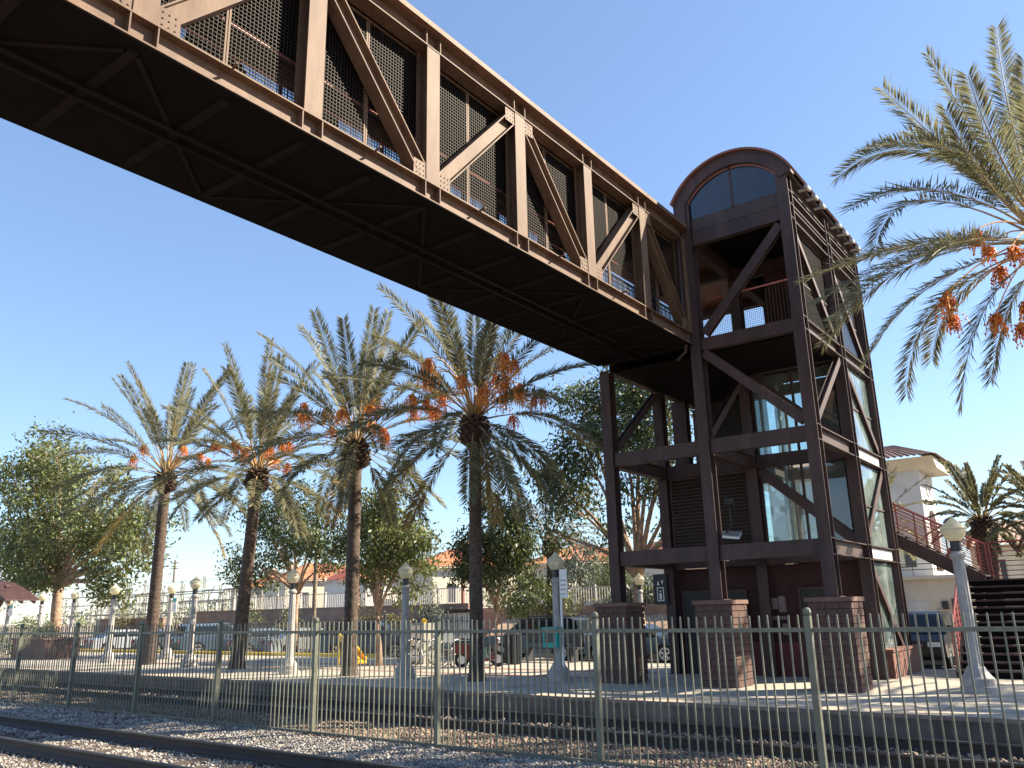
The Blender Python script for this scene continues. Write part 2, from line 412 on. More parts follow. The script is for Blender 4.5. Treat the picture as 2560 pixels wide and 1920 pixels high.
# ---------------------------------------------------------------- loose ballast stones
def stones():
    # a rough polyhedron per stone: a jittered octahedron with its edges cut (12 verts would be too many here)
    base = np.array([(1,0,0),(0,1,0),(-1,0,0),(0,-1,0),(0,0,1),(0,0,-1)], float)
    fac = np.array([(0,1,4),(1,2,4),(2,3,4),(3,0,4),(1,0,5),(2,1,5),(3,2,5),(0,3,5)])
    def field(n, x0, x1, y0, y1, smin, smax, avoid):
        x = rng.uniform(x0, x1, n); y = rng.uniform(y0, y1, n)
        keep = np.ones(n, bool)
        for a, b_ in avoid: keep &= ~((y > a) & (y < b_))
        return x[keep], y[keep], rng.uniform(smin, smax, keep.sum())
    rails = [(6.74, 6.84), (8.24, 8.34), (12.21, 12.29), (13.71, 13.79)]
    X, Y, Sz = [], [], []
    for a in ((40000, -17, -1.5, 8.2, 10.6, .015, .033), (22000, -30, -15, 7.9, 10.6, .019, .040), (14000, -24, -6, 6.0, 8.3, .015, .034),
              (22000, -14, 1.5, 10.2, 12.3, .016, .033), (16000, -34, -14, 10.3, 12.4, .020, .040), (7000, -30, 1, 12.3, 14.5, .024, .045)):
        x, y, s_ = field(*a, rails); X.append(x); Y.append(y); Sz.append(s_)
    X = np.concatenate(X); Y = np.concatenate(Y); Sz = np.concatenate(Sz)
    n = len(X)
    prof = np.interp(Y, [2.6,4.6,6.2,6.75,8.6,9.3,10.3,11.5,14.61], [-0.19,-0.10,-0.06,-0.07,-0.07,-0.02,0.01,-0.03,-0.03])
    jit = rng.uniform(0.65, 1.25, (n, 6, 1))
    sc = np.stack([Sz*rng.uniform(.8,1.5,n), Sz*rng.uniform(.8,1.4,n), Sz*rng.uniform(.6,1.0,n)], -1)
    V = base[None]*jit*sc[:, None, :] + rng.normal(0, .004, (n, 6, 3))
    a = rng.uniform(0, 6.283, n); b_ = rng.uniform(-.9, .9, n)
    ca, sa = np.cos(a), np.sin(a)
    x = V[..., 0]*ca[:, None] - V[..., 1]*sa[:, None]; y = V[..., 0]*sa[:, None] + V[..., 1]*ca[:, None]; z = V[..., 2]
    cb, sb = np.cos(b_), np.sin(b_)
    x2 = x*cb[:, None] + z*sb[:, None]; z2 = -x*sb[:, None] + z*cb[:, None]
    V = np.stack([x2+X[:, None], y+Y[:, None], z2+(prof+Sz*rng.uniform(0.1, .9, n))[:, None]], -1)
    Q = (fac[None]+(np.arange(n)*6)[:, None, None]).reshape(-1, 3)
    for far, m_, lab in ((False, 'stone', 'grey crushed stone ballast on the near side of the fence'), (True, 'stone_brown', 'brown crushed stone ballast between the fence and the platform')):
        k = (Y > 10.25+.12*np.sin(X*1.7)) == far
        o = npmesh('gravel', V[k].reshape(-1, 3), (fac[None]+(np.arange(k.sum())*6)[:, None, None]).reshape(-1, 3), m_)
        tag(o, lab, 'gravel', kind='stuff')
stones()
# ---------------------------------------------------------------- the picket fence between the tracks
def fence():
    t = thing('picket_fence', 'grey green steel picket fence standing between the two tracks', 'fence', (-10, 10.3, 0))
    sp = 2.985; posts = [-3.36-sp*i for i in range(-2, 16)]
    x_hi, x_lo = posts[0], posts[-1]
    b = MB(); b.box(-0.038, 0.038, -0.038, 0.038, -0.15, 1.93); b.lathe((0, 0, 1.93), [(0.03,0),(0.045,0.01),(0.053,0.04),(0.045,0.075),(0.02,0.095)], 10)
    po = None
    for x in posts:
        if po is None: po = b.build('post', 'fence_paint'); o = po; o.parent = t
        else: o = inst(po, 'post', t)
        o.location = (x+10, 0, 0); o.rotation_euler = (random.uniform(-.006,.006), random.uniform(-.006,.006), 0)
    for z in (1.765, 0.06):
        for i in range(len(posts)-1):
            b = MB(); b.box(posts[i+1]+0.039, posts[i]-0.039, 10.3-0.02, 10.3+0.02, z-0.024, z+0.024)
            b.build('top_rail' if z > 1 else 'bottom_rail', 'fence_paint', t)
    b = MB(); b.box(-0.0095, 0.0095, -0.0095, 0.0095, 0.0, 1.90); b.add([(-.0095,-.0095,1.9),(.0095,-.0095,1.9),(.0095,.0095,1.9),(-.0095,.0095,1.9),(0,0,1.915)], [(0,1,4),(1,2,4),(2,3,4),(3,0,4)])
    xs = [posts[i]-sp*k/25 for i in range(len(posts)-1) for k in range(1, 25)]
    pk = None; near = [x for x in xs if -37.2 < x < 0.2][:300]
    for x in near:
        if pk is None: pk = b.build('picket', 'fence_paint'); o = pk; o.parent = t
        else: o = inst(pk, 'picket', t)
        o.location = (x+10+random.uniform(-.006,.006), 0, 0.03+random.uniform(-.008,.006)); o.rotation_euler = (random.gauss(0,.004), random.gauss(0,.004), random.uniform(-.1,.1))
    rest = [x for x in xs if x not in set(near)]
    b = MB()
    for x in rest: b.box(x-.0095, x+.0095, 10.3-.0095, 10.3+.0095, 0.03, 1.93)
    tag(b.build('pickets', 'fence_paint', t), kind='stuff')
fence()
# ================================================================ footbridge (runs along Y, X from -10.5 to -7.8)
XR, XL = -7.80, -10.52
PY = [15.58-2.365*k for k in range(0, 11)]          # panel points, far to near
def footbridge():
    t = thing('footbridge', 'long brown steel truss footbridge with mesh sides crossing above the tracks', 'footbridge', (-9.16, 6, 8.2))
    y_end, y_near = 17.80, PY[-1]-0.2
    nodes = [17.74] + PY
    for side, x in ((1, XR), (-1, XL)):
        xc = x-side*0.13                                  # section axis; flange tips end at x
        # chords: I sections whose web faces sideways
        c = MB(); c.ibeam((xc, y_near, 8.36), (xc, y_end, 8.36), 0.26, 0.32)
        bot = c.build('bottom_chord', 'steel', t)
        c = MB(); c.ibeam((xc, y_near, 11.12), (xc, y_end, 11.12), 0.26, 0.32)
        top = c.build('top_chord', 'steel', t)
        for yy in PY:
            for dy in (-0.165, 0.165):
                for z0, z1, par in ((8.223, 8.497, bot), (10.983, 11.257, top)):
                    c = MB(); c.box(xc+side*0.0095, xc+side*0.124, yy+dy-0.009, yy+dy+0.009, z0, z1)
                    c.build('stiffener', 'steel', par)
        # verticals and diagonals: flanges face sideways
        for i, yy in enumerate(nodes):
            c = MB(); c.ibeam((xc, yy, 8.521), (xc, yy, 10.959), 0.30 if i else 0.2, 0.24, up=(1,0,0))
            c.build('vertical', 'steel', t)
        for i in range(len(nodes)-1):
            far, nr = nodes[i], nodes[i+1]
            if i % 2 == 0: a, b_ = (xc, far-0.17, 8.62), (xc, nr+0.17, 10.86)
            else: a, b_ = (xc, far-0.17, 10.86), (xc, nr+0.17, 8.62)
            c = MB(); c.ibeam(a, b_, 0.22, 0.25, up=(0,0,1))
            c.build('diagonal', 'steel', t)
        for i, yy in enumerate(nodes):
            zz = 8.62 if i % 2 == 0 else 10.86
            for d in (-1, 1):
                if i == 0 and d == 1: continue
                if i == len(nodes)-1 and d == -1: continue
                c = MB(); zA, zB = (8.522, 8.80) if zz < 9 else (10.68, 10.958)
                c.box(xc+side*0.096, xc+side*0.106, min(yy+d*0.15, yy+d*0.42), max(yy+d*0.15, yy+d*0.42), zA, zB)
                gs = c.build('gusset', 'steel', t)
                c = MB()
                for bi in range(3):
                    for bj in range(3):
                        by_, bz_ = yy+d*(.20+.08*bi), zA+.05+.085*bj
                        c.box(xc+side*0.106 if side > 0 else xc-.118, xc+.118 if side > 0 else xc-.106, by_-.008, by_+.008, bz_-.008, bz_+.008)
                tag(c.build('bolts', 'steel', gs), kind='stuff')
        # wire mesh panels with frames, one per half bay, inside the truss
        xm = x-side*0.30
        for i in range(len(nodes)-1):
            far, nr = nodes[i], nodes[i+1]
            mid = (far+nr)/2
            for (ya, yb) in ((nr+0.03, mid-0.02), (mid+0.02, far-0.03)):
                w = MB(); n = int((yb-ya)/0.058)
                r = 0.0042
                for k in range(1, n):
                    y = ya+(yb-ya)*k/n; w.bar((xm, y, 8.53), (xm, y, 10.94), 2*r, 2*r, up=(1,0,0))
                m_ = int((10.94-8.53)/0.058)
                for k in range(1, m_):
                    z = 8.53+(10.94-8.53)*k/m_; w.bar((xm+0.006, ya, z), (xm+0.006, yb, z), 2*r, 2*r)
                mo = w.build('mesh_panel', 'wire', t)
                fr = MB()
                for y in (ya, yb): fr.box(xm-.016, xm+.016, y-.014, y+.014, 8.521, 10.95)
                for z in (8.54, 10.93): fr.box(xm-.015, xm+.015, ya+.0145, yb-.0145, z-.014, z+.014)
                fr.build('mesh_frame', 'steel', mo)
        # inner handrails
        h = MB(); h.tube([(x-side*0.40, y_near, 9.46), (x-side*0.40, y_end, 9.46)], 0.022, 8); h.build('handrail', 'handrail', t, True)
        h = MB(); h.tube([(x-side*0.40, y_near, 9.02), (x-side*0.40, y_end, 9.02)], 0.016, 8); h.build('handrail', 'handrail', t, True)
        # drain stubs under the walkway edge, one per bay
        if side > 0:
            for yy in PY[:-1]:
                d = MB(); d.tube([(x-0.04, yy-1.25, 8.475), (x+0.20, yy-1.32, 8.455)], 0.018, 8); d.build('drain_stub', 'steel', t)
    # deck, cross beams, bracing, underside conduits
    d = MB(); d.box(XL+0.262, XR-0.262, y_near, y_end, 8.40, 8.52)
    dk = d.build('deck', 'shade_black', t)
    # added sheet closing the underside edge to edge, its near-black stands in for shade
    b = MB(); b.box(XL+.012, XR-.012, y_near, y_end, 8.186, 8.198); sf = b.build('shade_soffit', 'shade_black', t)
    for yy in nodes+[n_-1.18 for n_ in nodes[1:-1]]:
        b = MB(); b.box(XL+.2, XR-.2, yy-.06, yy+.06, 8.150, 8.1855); b.build('soffit_rib', 'shade_steel', sf)
    for i in range(len(nodes)-1):
        b = MB(); q = 1 if i % 2 else -1; xc_ = (XL+XR)/2
        b.bar((xc_-q*1.1, nodes[i]-.08, 8.166), (xc_+q*1.1, nodes[i+1]+.08, 8.166), 0.06, 0.022); b.build('soffit_brace', 'shade_steel', sf)
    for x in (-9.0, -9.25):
        b = MB(); b.tube([(x, y_near, 8.115), (x, y_end, 8.115)], 0.03, 8); b.build('conduit', 'shade_steel', t, True)
    # roof sheet with rolled edges, and ceiling joists
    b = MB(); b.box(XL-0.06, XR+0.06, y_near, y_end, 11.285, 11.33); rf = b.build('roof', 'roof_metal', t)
    b = MB(); b.box(XL+0.02, XR-0.02, y_near, y_end, 11.279, 11.284); b.build('ceiling_board', 'shade_black', rf)
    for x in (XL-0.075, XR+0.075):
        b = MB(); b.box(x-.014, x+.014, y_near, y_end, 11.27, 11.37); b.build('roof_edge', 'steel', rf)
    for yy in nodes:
        b = MB(); b.box(XL+0.262, XR-0.262, yy-.05, yy+.05, 11.12, 11.28); b.build('roof_joist', 'shade_steel', t)
    # far support bent, behind the camera
    for x in (XL+0.13, XR-0.13):
        b = MB(); b.ibeam((x, PY[-1]+0.3, -0.2), (x, PY[-1]+0.3, 8.2), 0.28, 0.3, up=(0,1,0)); b.build('support_column', 'tower_steel', t)
footbridge()
# ================================================================ stair and lift tower
CX = (-10.37, -7.78, -5.27); RY = (18.0, 20.9, 23.6)
def tower():
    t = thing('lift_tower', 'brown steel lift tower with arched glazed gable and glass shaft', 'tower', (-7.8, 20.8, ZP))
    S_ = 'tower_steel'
    pier_top = 2.20
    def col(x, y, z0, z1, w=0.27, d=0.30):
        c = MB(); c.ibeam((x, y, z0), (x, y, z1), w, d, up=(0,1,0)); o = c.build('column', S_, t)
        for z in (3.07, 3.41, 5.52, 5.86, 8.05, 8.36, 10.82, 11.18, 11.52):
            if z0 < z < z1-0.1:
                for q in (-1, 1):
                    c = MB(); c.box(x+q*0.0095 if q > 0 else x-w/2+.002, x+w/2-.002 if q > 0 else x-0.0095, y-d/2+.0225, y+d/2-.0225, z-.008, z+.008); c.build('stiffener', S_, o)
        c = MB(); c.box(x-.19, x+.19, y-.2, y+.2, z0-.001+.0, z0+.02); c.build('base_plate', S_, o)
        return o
    for x in CX:
        top = 8.04 if x == CX[0] else 11.98
        col(x, RY[0], pier_top, top)
        col(x, RY[1], ZP, top)
    for x in CX[1:]: col(x, RY[2], ZP, 11.98)
    col(CX[0], 22.3, 5.9, 8.04, 0.44, 0.3)
    col(CX[0], RY[2], ZP, 8.04)
    # beams along X: flat faces to the front
    def bx(y, xa, xb, z0, z1, th=0.17):
        c = MB(); c.box(xa+0.137, xb-0.137, y-th/2, y+th/2, z0, z1); return c.build('cross_beam', S_, t)
    for y in RY:
        for i in (0, 1):
            for z0, z1 in ((3.07, 3.41), (5.52, 5.86), (8.05, 8.36)):
                if i == 0 and z0 > 8 and y == RY[0]: continue
                bx(y, CX[i], CX[i+1], z0, z1)
        bx(y, CX[1], CX[2], 10.82, 11.165)
        if y != RY[1]: bx(y, CX[1], CX[2], 11.185, 11.53, 0.13)
    # dark reveal lines between the gable boards
    for z in (11.175,):
        c = MB(); c.box(CX[1]+.137, CX[2]-.137, RY[0]-.05, RY[0]+.05, z-.0095, z+.0095); c.build('reveal', 'dark_door', t)
    # beams along Y: I sections
    def by(x, ya, yb, z0, z1, w=0.22):
        c = MB(); c.ibeam((x, ya+0.152, (z0+z1)/2), (x, yb-0.152, (z0+z1)/2), w, z1-z0); return c.build('side_beam', S_, t)
    for x in CX:
        for j in (0, 1):
            for z0, z1 in ((3.07, 3.41), (5.52, 5.86), (8.05, 8.36)):
                if x == CX[0] and z0 < 3.2 and j == 0: pass
                by(x, RY[j], RY[j+1], z0, z1)
            if x != CX[0]:
                for z0, z1 in ((10.80, 11.10), (11.20, 11.50), (11.60, 11.97)): by(x, RY[j], RY[j+1], z0, z1)
    # diagonals
    def dg(a, b_, w=0.20, d=0.16, n='diagonal'):
        a, b_ = Vector(a), Vector(b_)
        up = (0,1,0) if abs(a.y-b_.y) < .01 else (1,0,0)
        c = MB(); c.ibeam(a, b_, w, d, up=up); return c.build(n, S_, t)
    dg((CX[1]+.16, RY[0], 8.00), (CX[2]-.16, RY[0], 5.98), 0.22, .15)
    dg((CX[1]+.22, RY[0], 8.46), (CX[2]-.18, RY[0], 10.72), 0.22, .15)
    dg((CX[1]+.16, RY[1], 5.46), (CX[2]-.16, RY[1], 3.52), 0.24, .15)
    dg((CX[1]+.16, RY[1], 8.00), (CX[2]-.16, RY[1], 5.98), 0.20, .15)
    dg((CX[1]+.18, RY[2], 8.46), (CX[2]-.18, RY[2], 10.72), 0.2, .15)
    for x in (CX[0], CX[1]):
        dg((x, RY[0]+.18, 5.98), (x, RY[1]-.18, 7.98), .18, .15)
    x = CX[2]
    dg((x, RY[0]+.18, 5.98), (x, RY[1]-.18, 7.98), .16, .15)
    dg((x, RY[1]+.18, 7.98), (x, RY[2]-.18, 5.98), .16, .15)
    dg((x, RY[2]-.18, 5.42), (x, RY[1]+.18, 3.52), .16, .15)
    dg((x, RY[1]+.18, 2.98), (x, RY[2]-.18, 0.75), .16, .15)
    dg((x, RY[0]+.18, 10.70), (x, RY[1]-.18, 8.46), .14, .12)
    dg((x, RY[1]+.18, 10.70), (x, RY[2]-.18, 8.46), .14, .12)
    # decks
    c = MB(); c.box(CX[0]-.12, CX[2]+.10, 18.16, 23.45, 8.362, 8.42); c.build('deck', 'shade_black', t)
    c = MB(); c.box(CX[1]+.12, CX[2]-.12, 18.16, 20.74, 8.03, 8.06); c.build('shade_soffit', 'shade_black', t)
    c = MB(); c.box(CX[0]+.12, CX[1]-.12, 18.16, 23.45, 8.03, 8.06); c.build('shade_soffit', 'shade_black', t)
    c = MB(); c.box(CX[0]+.15, CX[1]-.15, 21.0, 23.45, 5.865, 5.9); c.build('deck', 'shade_black', t)
    c = MB(); c.box(CX[1]+.12, CX[2]-.12, 18.1, 23.5, 11.16, 11.19); c.build('ceiling', 'shade_black', t)
    # roof over the bridge end bay
    c = MB(); c.box(XL-0.06, CX[1]-.14, 17.81, 23.75, 11.285, 11.33); c.build('flat_roof', 'roof_metal', t)
    for yy in (18.0, 20.9, 23.6):
        c = MB(); c.box(CX[0]-.1, CX[1]-.14, yy-.08, yy+.08, 11.0, 11.28); c.build('roof_beam', S_, t)
    for yy in (20.9, 23.6):
        c = MB(); c.ibeam((CX[0], yy, 8.43), (CX[0], yy, 11.0), .2, .2, up=(0,1,0)); c.build('column', S_, t)
    # mesh guards of the landing
    def meshpanel(p0, p1, z0, z1, ax):
        w = MB(); n = int(abs(p1-p0)/0.06); r = .0042
        for k in range(n+1):
            q = p0+(p1-p0)*k/n
            a = (ax[1], q, z0) if ax[0] == 'x' else (q, ax[1], z0); b_ = (a[0], a[1], z1)
            w.bar(a, b_, 2*r, 2*r, up=(1,0,0) if ax[0] == 'x' else (0,1,0))
        m_ = int((z1-z0)/0.06)
        for k in range(m_+1):
            z = z0+(z1-z0)*k/m_
            a, b_ = ((ax[1]+.006, p0, z), (ax[1]+.006, p1, z)) if ax[0] == 'x' else ((p0, ax[1]+.006, z), (p1, ax[1]+.006, z))
            w.bar(a, b_, 2*r, 2*r)
        mo = w.build('mesh_panel', 'wire', t)
        f = MB(); zz = (z0-.01, (z0+z1)/2-.15, z1+.01)
        for z in zz:
            a, b_ = ((ax[1], p0, z), (ax[1], p1, z)) if ax[0] == 'x' else ((p0, ax[1], z), (p1, ax[1], z))
            f.bar(a, b_, .035, .035)
        f.build('mesh_frame', S_, mo)
    for j in (0, 1): meshpanel(RY[j]+.17, RY[j+1]-.17, 8.44, 10.75, ('x', CX[2]-.06))
    meshpanel(CX[0]+.15, CX[1]-.15, 8.44, 10.95, ('y', RY[2]))
    meshpanel(CX[1]+.15, -6.95, 8.44, 10.8, ('y', RY[2]))
    for j in (0, 1): meshpanel(RY[j]+.12, RY[j+1]-.12, 8.44, 10.95, ('x', CX[0]+.05))
    h = MB(); h.tube([(CX[2]-.2, 18.2, 9.42), (CX[2]-.2, 20.6, 9.42)], .024, 8); h.build('handrail', 'handrail', t, True)
    h = MB(); h.tube([(CX[1]+.2, 18.22, 9.42), (CX[2]-.2, 18.22, 9.42)], .024, 8); h.build('handrail', 'handrail', t, True)
    for k in range(17):
        x = -6.88+k*.092; c = MB(); c.box(x-.012, x+.012, 20.70, 20.73, 8.43, 10.35); c.build('screen_bar', 'steel', t)
    # lift lobby wall on the landing
    c = MB(); c.box(-6.92, CX[2]-.14, 20.84, 20.96, 8.425, 10.80); lw = c.build('lobby_wall', 'maroon_wall', t)
    c = MB(); c.box(-6.35, -5.75, 20.815, 20.839, 8.425, 10.45); c.build('lift_door', 'dark_door', lw)
    c = MB(); c.box(-6.66, -6.52, 20.80, 20.838, 8.62, 8.86); c.build('notice', 'white_paint', lw)
    c = MB(); c.box(-6.92, -6.80, 20.97, 23.4, 8.425, 10.80); c.build('lobby_side_wall', 'maroon_wall', lw)
    # arched roof
    cx0, hw, rise, zs = (CX[1]+CX[2])/2, 1.52, 0.92, 11.99
    rad = (hw*hw+rise*rise)/(2*rise)
    def arc(rr, n=28, dx=0.0, zoff=0.0):
        zc = zs+rise-rad
        a0 = math.asin(hw/rad)
        return [(cx0+rr*math.sin(-a0+2*a0*k/n), zc+rr*math.cos(-a0+2*a0*k/n)) for k in range(n+1)]
    def shell(r0, r1, y0, y1, name, m, par=None):
        A, B = arc(r0), arc(r1); n = len(A)
        c = MB(); V = [(x, y0, z) for x, z in A]+[(x, y0, z) for x, z in B]+[(x, y1, z) for x, z in A]+[(x, y1, z) for x, z in B]
        F_ = []
        for i in range(n-1):
            F_ += [(i, i+1, n+i+1, n+i), (2*n+i, 3*n+i, 3*n+i+1, 2*n+i+1), (n+i, n+i+1, 3*n+i+1, 3*n+i), (i, 2*n+i, 2*n+i+1, i+1)]
        F_ += [(0, n, 3*n, 2*n), (n-1, 3*n-1, 4*n-1, 2*n-1)]
        c.add(V, F_); return c.build(name, m, par or t, False)
    rf = shell(rad+.0, rad+.05, 17.70, 23.86, 'vault_roof', 'roof_metal')
    shell(rad-.30, rad-.002, 17.80, 18.02, 'arch_fascia', S_)
    shell(rad-.30, rad-.002, 23.55, 23.72, 'arch_fascia', S_)
    # arch shoulders down to the gable boards
    for y0, y1 in ((17.80, 18.02), (23.55, 23.72)):
        for q in (-1, 1):
            c = MB(); xo = cx0+q*hw; xi = cx0+q*(hw-.31)
            c.box(min(xo, xi), max(xo, xi), y0+.004, y1-.004, 11.2 if q < 0 else 11.9, 12.10); c.build('arch_shoulder', S_, t)
    # lunette glass and mullions
    for y in (17.93, 23.64):
        pts = [(x, z) for x, z in arc(rad-.27) if z > 11.55]
        poly = [(pts[0][0], 11.531)]+pts+[(pts[-1][0], 11.531)]
        c = MB(); c.add([(x, y, z) for x, z in poly], [tuple(range(len(poly)))]); lg = c.build('lunette_glass', 'glass_dark', t)
        c = MB(); c.box(cx0-.025, cx0+.025, y-.03, y+.03, 11.53, zs+rise-.29); c.build('mullion', S_, lg)
        A, B = arc(rad-.36), arc(rad-.28); n = len(A)
        c = MB(); c.add([(x, y-.03, z) for x, z in A]+[(x, y-.03, z) for x, z in B], [(i, i+1, n+i+1, n+i) for i in range(n-1)]); c.build('lunette_frame', 'roof_metal', lg)
    for k in range(9):
        c = MB(); A, B = arc(rad-.14), arc(rad-.01); n = len(A); y = 18.6+k*.6
        c.add([(x, y-.04, z) for x, z in A]+[(x, y-.04, z) for x, z in B], [(i, i+1, n+i+1, n+i) for i in range(n-1)]); c.build('vault_rib', S_, t)
    # eave floodlights along the sunny side
    for y in (18.75, 19.35, 19.95, 21.35, 21.95, 22.6, 23.2):
        c = MB(); c.box(CX[2]+.12, CX[2]+.34, y-.05, y+.05, 11.80, 11.83); c.tube([(CX[2]+.34, y-.12, 11.84), (CX[2]+.34, y+.12, 11.84)], .055, 8)
        c.build('eave_light', 'pale_metal', t)
    c = MB(); c.box(CX[2]+.136, CX[2]+.19, 17.9, 23.75, 11.93, 12.0); c.build('gutter', S_, t)
    # drain pipe at the bridge joint
    c = MB(); c.tube([(-8.02, 17.72, 11.18), (-7.93, 17.66, 11.12), (-7.93, 17.66, 8.2), (-7.97, 17.68, 8.02), (-8.25, 17.80, 7.9)], .04, 8)
    c.build('drain_pipe', 'tower_steel', t, True)
    # ---- lift shaft: glass with slim mullions on three sides
    sx0, sx1, sy0, sy1 = CX[1]+.15, CX[2]-.02, RY[1]+.1, RY[2]-.1
    def pane(p, m='glass'):
        c = MB(); c.add(p, [(0,1,2,3)]); return c.build('shaft_pane', m, t)
    for z0, z1 in ((3.45, 5.48), (5.9, 8.0)):
        for k in range(2):
            a, b_ = sx0+(sx1-.2-sx0)*k/2+.02, sx0+(sx1-.2-sx0)*(k+1)/2-.02
            pane([(a, sy0, z0), (b_, sy0, z0), (b_, sy0, z1), (a, sy0, z1)])
            pane([(a, sy1, z0), (b_, sy1, z0), (b_, sy1, z1), (a, sy1, z1)])
    for z0, z1 in ((0.6, 3.03), (3.45, 5.48), (5.9, 8.0)):
        for k in range(2):
            a, b_ = RY[1]+.17+(2.36)*k/2, RY[1]+.17+(2.36)*(k+1)/2-.02
            pane([(sx1, a, z0), (sx1, b_, z0), (sx1, b_, z1), (sx1, a, z1)], 'glass_hazy')
        if z0 > 3: 
            pane([(sx0, RY[1]+.17, z0), (sx0, RY[2]-.17, z0), (sx0, RY[2]-.17, z1), (sx0, RY[1]+.17, z1)])
    for (x, y) in ((sx0, sy0), ((sx0+sx1-.2)/2, sy0), ((sx0+sx1-.2)/2, sy1)):
        c = MB(); c.box(x-.03, x+.03, y-.03, y+.03, 3.42, 8.03); c.build('mullion', S_, t)
    for z in (4.4, 6.9):
        c = MB(); c.box(sx1-.02, sx1+.03, RY[1]+.16, RY[2]-.16, z-.02, z+.02); c.build('transom', S_, t)
    for z in (3.24, 5.69):
        c = MB(); c.box(sx1+.025, sx1+.055, RY[1]+.16, RY[2]-.16, z-.12, z+.12); c.build('spandrel', 'stucco_grey', t)
    c = MB(); c.box(-6.72, CX[2]-.15, 23.44, 23.49, 3.42, 8.03); c.build('shaft_back_wall', 'dark_door', t)
    c = MB(); c.box(-9.75, CX[1]-.17, 22.9, 22.95, 5.92, 8.02); c.build('stair_screen', 'dark_door', t)
    # lift car and guide rails in the shaft
    c = MB(); c.box(sx0+.35, sx1-.45, sy0+.5, sy1-.3, .7, 2.9); c.build('lift_car', 'pale_metal', t)
    for x in (sx0+.25, sx1-.35):
        c = MB(); c.box(x-.03, x+.03, 22.2, 22.3, .4, 8.0); c.build('guide_rail', 'grey_metal', t)
    # ---- louvred screen in the bridge bay
    xl, xr = CX[0]+.16, CX[1]-.16
    for k in range(2):
        a, b_ = xl+(xr-xl)*k/2, xl+(xr-xl)*(k+1)/2
        f = MB()
        for x in (a+.03, b_-.03): f.box(x-.03, x+.03, 20.86, 20.95, 3.42, 5.51)
        for z in (3.45, 5.48): f.box(a+.061, b_-.061, 20.86, 20.95, z-.025, z+.025)
        fo = f.build('louvre_frame', S_, t)
        f = MB(); f.box(a+.06, b_-.06, 20.955, 20.97, 3.45, 5.48); f.build('louvre_back', 'dark_door', fo)
        lv = None
        for i in range(21):
            z = 3.54+i*.093
            if lv is None:
                f = MB(); cxx = (a+b_)/2
                f.add([(cxx-(b_-a)/2+.062, 20.87, z-.045), (cxx+(b_-a)/2-.062, 20.87, z-.045), (cxx+(b_-a)/2-.062, 20.945, z+.03), (cxx-(b_-a)/2+.062, 20.945, z+.03),
                       (cxx-(b_-a)/2+.062, 20.87, z-.033), (cxx+(b_-a)/2-.062, 20.87, z-.033), (cxx+(b_-a)/2-.062, 20.945, z+.042), (cxx-(b_-a)/2+.062, 20.945, z+.042)],
                      [(3,2,1,0),(4,5,6,7),(0,1,5,4),(1,2,6,5),(2,3,7,6),(3,0,4,7)])
                lv = f.build('slat', 'louver', fo)
            else: inst(lv, 'slat', fo, loc=(0, 0, i*.093))
    # ---- ground floor plant room
    c = MB(); c.box(CX[0]+.15, CX[2]-.15, 21.020, 21.120, 1.18, 3.05); pr_ = c.build('plant_room_wall', 'maroon_wall', t)
    c = MB(); c.box(CX[0]+.14, CX[2]-.14, 20.990, 21.130, ZP, 1.178); c.build('wall_base', 'maroon_base', t)
    c = MB(); c.box(CX[0]+.10, CX[0]+.2, 21.130, 23.5, ZP, 3.05); c.build('plant_room_side', 'maroon_wall', t)
    for xa, xb, zt in ((-10.05, -9.25, 2.42), (-9.05, -8.35, 2.42), (-6.92, -6.2, 2.42)):
        c = MB(); c.box(xa, xb, 20.950, 20.990-.002, ZP, zt); dr = c.build('door', 'dark_door', t)
        c = MB()
        for q in (xa-.03, xb+.03): c.box(q-.028, q+.028, 20.920, 20.988, ZP, zt+.06)
        c.box(xa-.001, xb+.001, 20.920, 20.988, zt+.002, zt+.06); c.build('door_frame', S_, dr)
        c = MB(); c.tube([(xb-.12, 20.920, 1.35), (xb-.12, 20.920, 1.45)], .015, 6); c.build('handle', 'pale_metal', dr)
    # small boxes on the wall beside the lift door
    for xa, za, zb in ((-7.9, 1.95, 2.22), (-7.66, 1.97, 2.24), (-7.48, 1.9, 2.28), (-7.44, 1.35, 1.62)):
        c = MB(); c.box(xa, xa+.16, 20.900, 21.018, za, zb); c.build('wall_box', 'wall_box_paint', t)
    c = MB(); c.box(-7.7, -7.35, 20.960, 21.018, 1.72, 1.8); c.build('wall_box', 'wall_box_paint', t)
    # floodlight with barn doors hanging in the bridge bay
    c = MB(); c.tube([(-8.0, 19.6, 4.6), (-8.0, 19.6, 4.0), (-8.1, 19.5, 3.8)], .03, 6); c.lathe((-8.0, 19.6, 4.45), [(.03,0),(.12,.05),(.12,.2),(.03,.25)], 10)
    c.build('flood_lamp_arm', 'dark_door', t)
    c = MB(); c.add([(-8.42, 19.3, 3.72), (-7.72, 19.35, 3.62), (-7.8, 19.75, 3.78), (-8.4, 19.7, 3.84), (-8.40, 19.3, 3.78), (-7.74, 19.35, 3.68), (-7.8, 19.74, 3.84), (-8.38, 19.7, 3.9)],
                    [(3,2,1,0),(4,5,6,7),(0,1,5,4),(1,2,6,5),(2,3,7,6),(3,0,4,7)]); c.build('flood_lamp_head', 'pale_metal', t)
    return t
TOWER = tower()
